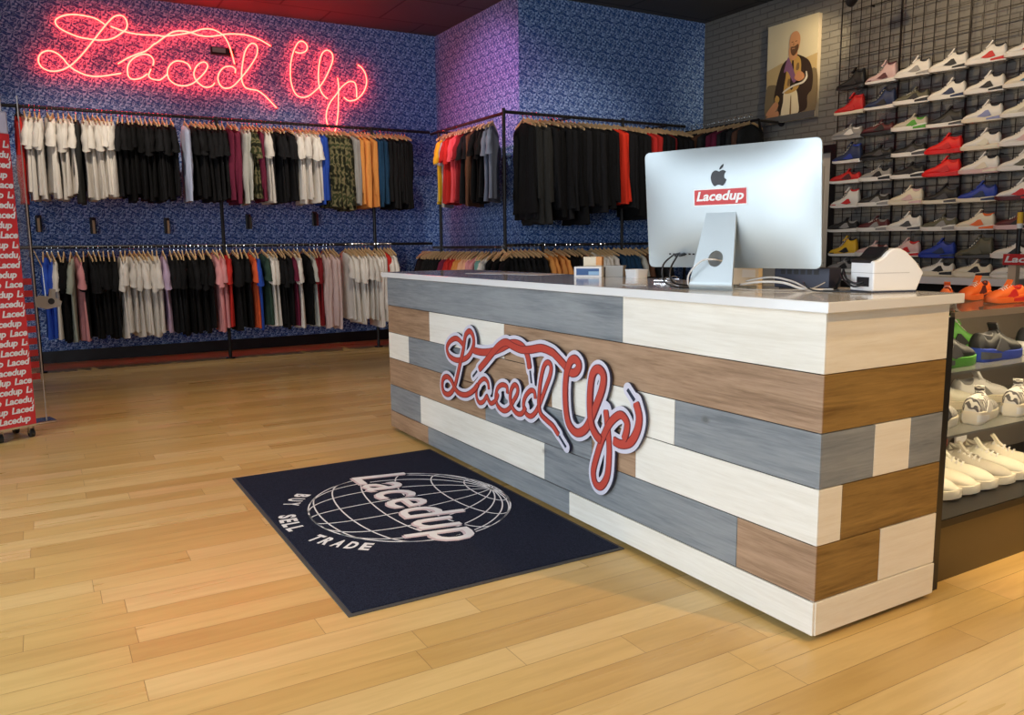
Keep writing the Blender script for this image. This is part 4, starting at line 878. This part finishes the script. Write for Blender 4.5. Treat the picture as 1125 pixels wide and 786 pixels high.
# sneaker meshes: toe towards +x, heel at x=0, length .31
def shoe_parts(style):
    high = {'low': 0., 'mid': .022, 'high': .05, 'run': .006}[style]; R = {}
    outs = [(0., .022), (.012, .034), (.05, .039), (.11, .037), (.17, .043), (.22, .049), (.26, .046), (.285, .036), (.303, .018), (.31, .004)]
    def cy(x): return -.006*math.sin(x/.31*PI)
    mb = MB(); rings = []
    hs = {'low': .030, 'mid': .036, 'high': .030, 'run': .040}[style]
    for x, w_ in outs:
        h = hs-(.010*min(1, x/.2)) + (.006 if style == 'run' and x < .06 else 0); tz = .010*max(0, (x-.24)/.07)**2
        w_ += .003; rings.append([(x, cy(x)-w_*.95, tz), (x, cy(x)-w_, tz+.008), (x, cy(x)-w_, h+tz*.6), (x, cy(x)-w_*.8, h+.003+tz*.6), (x, cy(x)+w_*.8, h+.003+tz*.6), (x, cy(x)+w_, h+tz*.6), (x, cy(x)+w_, tz+.008), (x, cy(x)+w_*.95, tz)])
    R['sole'] = mb.loft(rings)
    mb = MB()
    for s_ in (-1, 1):   # coloured insert along the midsole
        mb = R['midsole_insert' if s_ < 0 else 'midsole_insert_'] = MB(); rr = []
        for x, w_ in outs[:4]: rr.append([(x, cy(x)+s_*(w_+.0025), .010), (x, cy(x)+s_*(w_+.0055), .010), (x, cy(x)+s_*(w_+.0055), hs-.003-.10*x), (x, cy(x)+s_*(w_+.0025), hs-.003-.10*x)])
        mb.loft(rr)
    back = {'mid': [(.001,.016,.060),(.005,.027,.100),(.018,.034,.124),(.040,.035,.114),(.062,.035,.110),(.085,.036,.118),(.102,.037,.130),(.118,.038,.130),(.138,.040,.116)],
            'low': [(.001,.016,.050),(.005,.027,.080),(.018,.034,.094),(.040,.035,.084),(.062,.035,.080),(.085,.036,.086),(.102,.037,.098),(.118,.038,.100),(.138,.041,.094)],
            'run': [(.001,.016,.055),(.004,.027,.086),(.016,.034,.102),(.040,.034,.088),(.062,.034,.084),(.085,.035,.090),(.102,.036,.104),(.118,.038,.106),(.138,.041,.098)],
            'high': [(.001,.016,.070),(.004,.028,.120),(.014,.034,.160),(.040,.035,.152),(.062,.035,.150),(.085,.036,.156),(.098,.037,.165),(.114,.038,.155),(.134,.040,.128)]}[style]
    ups = back+[(.160,.043,.100 if style in ('mid','high') else .086),(.185,.045,.086 if style in ('mid','high') else .077),(.212,.048,.075),(.240,.048,.068),(.266,.043,.060),(.286,.032,.049),(.298,.018,.038),(.303,.008,.029)]
    top = {'mid': .112, 'low': .082, 'run': .086, 'high': .152}[style]; tp0 = {'mid': .130, 'low': .100, 'run': .106, 'high': .163}[style]
    mb = MB(); rings = []; n = 20
    for x, w_, zt in ups:
        zb = .020; ring = []
        for k in range(n):
            a = 2*PI*k/n; c_, s_ = math.cos(a), math.sin(a)
            tp = max(0, s_); y = w_*math.copysign(abs(c_)**.7, c_)*(1-.34*tp*(1 if x > .1 else .8)); z = zb+(zt-zb)*(.5+.5*math.copysign(abs(s_)**.85, s_))
            ring.append((x, cy(x)+y, z))
        rings.append(ring)
    R['upper'] = mb.loft(rings)
    mb = MB()
    mb.loft([[(x0+.056+a*math.cos(2*PI*k/18), cy(.05)+b*math.sin(2*PI*k/18), z+.010*math.cos(2*PI*k/18)**2) for k in range(18)] for a, b, z, x0 in ((.040, .026, top-.008, 0), (.044, .028, top+.004, 0), (.041, .024, top+.007, 0), (.035, .018, top+.004, 0), (.028, .012, top-.004, 0))])
    R['collar'] = mb
    mb = MB(); mb.loft([[(x, -.018-.004, z), (x+.010, -.018-.004, z+.004), (x+.010, .014, z+.004), (x, .014, z)] for x, z in ((.148, tp0-.024), (.124, tp0-.004), (.106, tp0+.020), (.101, tp0+.024))])
    R['tongue'] = mb
    mb = MB()
    for k in range(5):
        t = k/4; x = .118+.068*t; z = (tp0+.001)*(1-t)+(.087 if style in ('mid', 'high') else .080)*t-.004*(1-abs(2*t-1))*(tp0 > .12)
        for dx in (0, .008): mb.tube([(x-dx, cy(x)-.022, z-.010), (x, cy(x)-.010, z+.0015), (x+dx*.5, cy(x)+.010, z+.0015), (x, cy(x)+.022, z-.010)], .0026, 5)
    R['laces'] = mb
    mb = MB()
    for s_ in (-1, 1):   # side overlay from the collar down to the midsole
        mb = R['side_panel' if s_ < 0 else 'side_panel_'] = MB()
        pl = [(.075, .040), (.120, .030), (.150, .034), (.185, .040), (.150, .056), (.120, .078), (.100, .080), (.088, .060)]
        V = []; 
        for off in (.0365, .0415):
            for x, z in pl: V.append((x, cy(x)+s_*(off+.02*max(0, x-.12)-.10*max(0, z-.060)), z))
        m_ = len(pl); mb.add(V, [tuple(range(m_)), tuple(range(2*m_-1, m_-1, -1))]+[(i, (i+1) % m_, m_+(i+1) % m_, m_+i) for i in range(m_)])
    mb = MB(); mb.loft([[(x, cy(x)+w_*c_, z) for c_, z in ((-1.03, .024), (-.86, .040), (0, h_), (.86, .040), (1.03, .024))] for x, w_, h_ in ((.232, .0475, .0585), (.262, .043, .0535), (.288, .030, .0455), (.304, .012, .036))], cap=False, closed=False)
    R['toe_cap'] = mb
    out = {}
    for k, b in R.items():
        o = b.build(k.rstrip('_'), M['s_w'], None, True, 45); out[k] = o.data; bpy.data.objects.remove(o)
    return out
SHOES = {k: shoe_parts(k) for k in ('low', 'mid', 'high', 'run')}
def sneaker(loc, rz, style, up_, sole, acc, label, group=None, tilt=0., sc_=1.12, cat='sneaker'):
    r = empty('sneaker', loc, rz); r.scale = (sc_, sc_, sc_*1.08); r.rotation_euler = (tilt, 0, rz); tagp(r, label, cat, group)
    ms = dict(upper=up_, sole=sole, midsole_insert=acc if style in ('mid', 'run') else sole, collar='bk' if style == 'mid' and up_ == 'w' else acc, tongue=up_, laces=up_ if up_ in ('bk', 'r', 'rr', 'bl') else 'w', side_panel=acc, toe_cap=up_ if style in ('run', 'mid') else (up_ if style == 'low' else acc))
    for k, me in SHOES[style].items():
        if k == 'toe_cap' and style in ('run', 'mid', 'low'): continue
        k = k.rstrip('_'); o = bpy.data.objects.new(k, me); C.objects.link(o); o.parent = r
        o.material_slots[0].link = 'OBJECT'; o.material_slots[0].material = M['s_'+ms[k]]
    return r
CN = dict(w='white', bk='black', r='red', rr='bright red', nv='navy', bl='blue', gy='grey', dg='dark grey', ol='olive', cr='cream', pk='pale pink', mr='dark maroon', yl='yellow', gr='green', tl='teal', or_='orange', vio='violet', lw='pale cream', sd='sand', zb='zebra-striped')
ZROW = [2.785, 2.533, 2.285, 2.043, 1.836, 1.586, 1.335, 1.084, .916]
YCOL = [4.085, 3.734, 3.386, 3.035, 2.69, 2.345]
TB = [
 [('high','bk','bk','bk'), ('high','pk','w','mr'), ('mid','w','w','gy'), ('mid','w','w','bk'), ('mid','w','w','r'), ('mid','w','w','r')],
 [('high','r','cr','r'), ('high','nv','w','bk'), ('run','ol','w','bk'), ('mid','w','w','nv'), ('mid','w','w','bk'), ('mid','cr','w','tl')],
 [('low','gy','gy','w'), ('low','mr','bk','bk'), ('run','sd','w','gr'), ('mid','bk','w','dg'), ('mid','w','cr','vio'), ('mid','lw','w','sd')],
 [('high','nv','w','bl'), ('low','bk','bk','dg'), ('run','bk','w','dg'), ('mid','rr','rr','r'), ('mid','w','cr','lw'), ('mid','w','w','pk')],
 [('low','r','w','mr'), ('run','gy','w','bk'), ('run','bk','w','bk'), ('mid','rr','rr','r'), ('mid','w','pk','cr'), ('mid','w','w','ol')],
 [('high','w','w','r'), ('run','bk','w','gy'), ('mid','cr','cr','pk'), ('mid','bk','cr','dg'), ('mid','bl','cr','nv'), ('mid','w','mr','r')],
 [('low','bk','w','gy'), ('run','mr','w','gy'), ('mid','w','w','dg'), ('run','ol','w','gy'), ('mid','cr','w','or_'), ('run','mr','pk','bk')],
 [('high','yl','w','bk'), ('run','pk','w','mr'), ('mid','pk','w','r'), ('mid','bl','bl','nv'), ('high','ol','dg','ol'), ('run','w','w','bk')],
 [('low','gy','w','bk'), ('low','bk','w','gy'), ('low','w','w','mr'), ('run','w','cr','bk'), ('run','cr','cr','bk'), ('low','w','w','gy')]]
ORD = ['top', 'second', 'third', 'fourth', 'fifth', 'sixth', 'seventh', 'eighth', 'lowest']; ORC = ['first', 'second', 'third', 'fourth', 'fifth', 'sixth']
SN = dict(low='low-top', mid='mid-top', high='high-top', run='running')
def shelf(x, y, z, label):
    s_ = tagp(empty('shoe_shelf', (x, y, z)), label, 'shelf', 'clear shoe shelves on the wire grid')
    MB().box((-.065, -.10, -.004), (.085, .10, .0)).build('clear_plate', M['acrylic'], s_)
    MB().box((.075, -.06, -.05), (.085, .06, -.0042)).build('rear_lip', M['acrylic'], s_)
for r_, row in enumerate(TB):
    for c_, (sty, u_, so_, ac) in enumerate(row):
        z = ZROW[r_]+(.0 if c_ < 3 else -.008); y = YCOL[c_]; R2 = rnd.uniform(-.06, .06)
        lab = '%s %s sneaker with %s trim, %s from the doorway in the %s row' % (CN[u_], SN[sty], CN[ac], ORC[c_], ORD[r_])
        if u_ == ac: lab = 'all-%s %s sneaker, %s from the doorway in the %s row' % (CN[u_], SN[sty], ORC[c_], ORD[r_])
        a = PI/2+.16+R2
        sneaker((5.335+.17*math.sin(.16), y-.165, z+.001), a, sty, u_, so_, ac, lab, None, 0, 1.10 if sty != 'high' else 1.04)
        if r_ < 8: shelf(5.345, y, z, 'clear shelf plate under a sneaker on the wire grid')
# white display bench below the grid
bn = tagp(empty('display_bench', (5.1, 2.2, 0)), 'long white display bench below the sneaker grid', 'bench')
MB().box((-.03, 0., .845), (.36, 2.2, .908), bev=.003).build('bench_top', M['white'], bn)
MB().box((.03, .02, .0), (.34, 2.18, .10)).build('plinth', M['black'], bn)
MB().box((.30, .02, .10), (.34, 2.18, .845)).build('back_panel', M['black'], bn)
for y in (.04, 1.1, 2.16): MB().box((.02, y-.012, .10), (.30, y+.012, .845)).build('divider', M['black'], bn)
for k in range(6):
    sneaker((5.14, 2.45+.33*k, .60), PI+.2 if k % 2 else PI, 'run', ['bk', 'gy', 'w', 'bk', 'dg', 'w'][k], 'w', ['gy', 'bk', 'nv', 'r', 'w', 'bk'][k], '%s sneaker on the dark shelf under the white bench, %s from its right end' % (CN[['bk', 'gy', 'w', 'bk', 'dg', 'w'][k]], ORC[k]))
MB().box((.0, .03, .585), (.30, 2.17, .60)).build('lower_shelf', M['black'], bn)
# second bench to the right of the post, and the red sign on its post
bn = tagp(empty('display_bench', (5.1, .5, 0)), 'white display bench at the right edge, beyond the pale post', 'bench')
MB().box((-.03, 0., .885), (.36, 1.52, .925), bev=.003).build('bench_top', M['white'], bn)
MB().box((.03, .02, .0), (.34, 1.50, .884)).build('cabinet', M['black'], bn)
for k, cc in enumerate(('w', 'pk', 'cr')): sneaker((5.32, 1.70-.34*k, .926), PI/2, 'run', cc, 'w', 'gy', '%s sneaker on the white bench at the right edge, %s from the pale post' % (CN[cc], ORC[k]))
ps = tagp(empty('sign_post', (4.9, 2.09, 0)), 'pale wooden post carrying a red lettered sign, at the right edge', 'sign')
MB().box((-.03, -.032, 0), (.03, .032, 1.09)).box((-.09, -.10, 0), (.09, .10, .02)).build('post', M['lightwood'], ps)
MB().box((-.045, -.36, 1.035), (-.031, .07, 1.125), bev=.002).build('sign_board', M['redprint'], ps)
vs, fs = fitted_text('Lacedup', .40, .070, bold=.03, shear=.2)
MB().add([(-.0462, .055-v.x, 1.04+v.y) for v in vs], fs).build('sign_lettering', M['whiteprint'], ps)
MB().cyl((0, -.02, 1.09), (0, -.02, 1.37), .018, 12).build('upper_rod', M['black'], ps)
MB().cyl((0, -.02, 1.37), (0, -.02, 1.46), .022, 14).build('yellow_cap', M['s_yl'], ps); MB().cyl((0, -.02, 1.33), (0, -.02, 1.37), .0225, 14).build('white_band', M['white'], ps)

# ------------------------------------------------------------------ glass display case beside the counter
X0c, X1c, Y0c, Y1c, ZC1 = .706, 2.35, .04, .52, 1.0
case = tagp(empty('display_case', (X0c, Y0c, 0)), 'lit glass display case full of sneakers, to the right of the counter', 'display case'); co = Vector((X0c, Y0c, 0))
def cb(a, b, **k): return MB().box(Vector(a)-co, Vector(b)-co, **k)
M['frame'] = mat('champagne_metal', (.50, .42, .33), .35, .6); M['kickp'] = mat('brown_kick_panel', (.075, .05, .02), .3)
cb((.632, Y0c-.004, 0), (X0c, Y1c, ZC1-.015)).build('end_panel', M['black'], case)
cb((X0c, Y0c+.03, .0), (X1c, Y1c, .225)).build('kick_panel', M['kickp'], case)
cb((X0c, Y0c, .225), (X1c, Y1c, .252)).build('base_frame', M['black_metal'], case)
cb((X0c, Y0c-.004, ZC1-.022), (X1c, Y0c+.012, ZC1)).build('top_frame', M['frame'], case)
cb((X0c, Y1c-.012, ZC1-.022), (X1c, Y1c, ZC1)).build('top_frame', M['frame'], case)
cb((X0c, Y0c+.012, ZC1-.008), (X1c, Y1c-.012, ZC1-.001)).build('glass_top', M['glass'], case)
cb((X0c, Y0c+.001, .252), (X1c, Y0c+.007, ZC1-.022)).build('glass_front', M['glass'], case)
M['milk'] = mat('frosted_shelf_glass', (.22, .22, .20), .2, trans=.0)
for z in (.545, .775): cb((X0c, Y0c+.02, z), (X1c, Y1c-.01, z+.009)).build('glass_shelf', M['milk'], case)
cb((X0c, Y1c-.006, .252), (X1c, Y1c, ZC1-.022)).build('back_panel', mat('case_back', (.16, .13, .10), .6), case)
for z in (.980,): 
    led = cb((X0c+.01, Y0c+.014, z), (X1c-.01, Y0c+.03, z+.005)).build('light_strip', mat('led_strip', (1,.9,.7), .4, emit=(1., .78, .45), es=.5), case)
def case_light(z, p):
    l = area('case_strip_light', (1.45, .10, z), (1.45, .22, z-.3), 1.5, .03, p, (1., .80, .50)); return l
case_light(.955, 2.2); case_light(.530, 2.6); case_light(.765, 1.8)
rk = random.Random(9)
z1 = .2525
for k in range(7):
    col_ = ['lw', 'lw', 'cr', 'lw', 'sd', 'lw', 'cr'][k]
    lb = '%s sneaker on the bottom shelf of the glass case, %s from the counter' % (['cream', 'pale cream', 'cream', 'pale cream', 'sand', 'cream', 'cream'][k], (ORC+['seventh'])[k])
    sneaker((.745+.125*k, .44, z1+.002), -PI/2+.42, 'run', col_, 'cr', 'sd', lb, None, 0, 1.05)
for k in range(6):
    tagp(MB().box((-.04, 0, 0), (.04, .01, .11)).build('price_card', M['redprint'] if k % 2 == 0 else M['paper']), ['red card standing behind the cream sneakers nearest the counter', 'white card beside the red card on the bottom case shelf', 'larger red card in the middle of the bottom case shelf', 'white card right of the middle red card', 'red card further right on the bottom case shelf', 'white card furthest right on the bottom case shelf'][k], 'card').location = (.82+.15*k, .488, .2525+.10)
    C.objects[-1].location.z = .2525
for k in range(7):
    sty = 'run'; a = ['zb', 'zb', 'zb', 'lw', 'zb', 'w', 'sd'][k]
    sneaker((.73+.135*k, .10+.30*(k % 2)*.0+.03, .5545), PI/2*.0+.32+(PI if k % 3 == 2 else 0)*0, sty, a, 'cr', ['dg', 'gy', 'w', 'cr', 'w', 'gy', 'dg'][k], '%s woven sneaker on the middle shelf of the glass case, %s from the counter' % (CN[a], (ORC+['seventh'])[k]), None, 0, .95) if k % 2 == 0 else \
    sneaker((.66+.135*k, .40, .5545), -.25, sty, a, 'cr', ['dg', 'gy', 'w', 'cr', 'w', 'gy', 'dg'][k], '%s sneaker standing in the back row of the middle case shelf, %s along' % (CN[a], (ORC+['seventh'])[k]), None, 0, .95)
for k, (x, y, rz, sty, u_, so_, ac, lb) in enumerate([
    (.74, .15, .10, 'run', 'bk', 'gr', 'dg', 'black sneaker with a bright green sole on the top shelf of the case'),
    (1.07, .17, .05, 'run', 'bk', 'bl', 'dg', 'black sneaker with a blue sole on the top shelf of the case'),
    (.78, .36, .2, 'mid', 'dg', 'ol', 'bk', 'dark grey sneaker behind the green-soled one in the case'),
    (1.10, .36, .0, 'mid', 'gr', 'gr', 'bk', 'green sneaker in the back row of the top case shelf'),
    (1.42, .18, .1, 'run', 'bk', 'w', 'gr', 'black sneaker with a white sole at the far right of the top case shelf')]):
    sneaker((x, y, .7845), rz, sty, u_, so_, ac, lb, None, 0, 1.0)
sneaker((1.37, .17, ZC1+.001), PI-.15, 'run', 'or_', 'or_', 'r', 'orange sneaker standing on top of the glass case at its front', None, 0, .62)
sneaker((1.46, .36, ZC1+.001), PI+.1, 'run', 'or_', 'or_', 'mr', 'taller orange and dark red sneaker behind the first on the glass case', None, 0, .68)
sneaker((.97, .24, ZC1+.001), .5, 'run', 'or_', 'gy', 'mr', 'small orange-heeled sneaker on the glass case nearest the counter', None, 0, .6)
sneaker((.86, .44, ZC1+.001), .1, 'low', 'bk', 'dg', 'gy', 'black low shoe at the back of the glass case top', None, 0, .7)
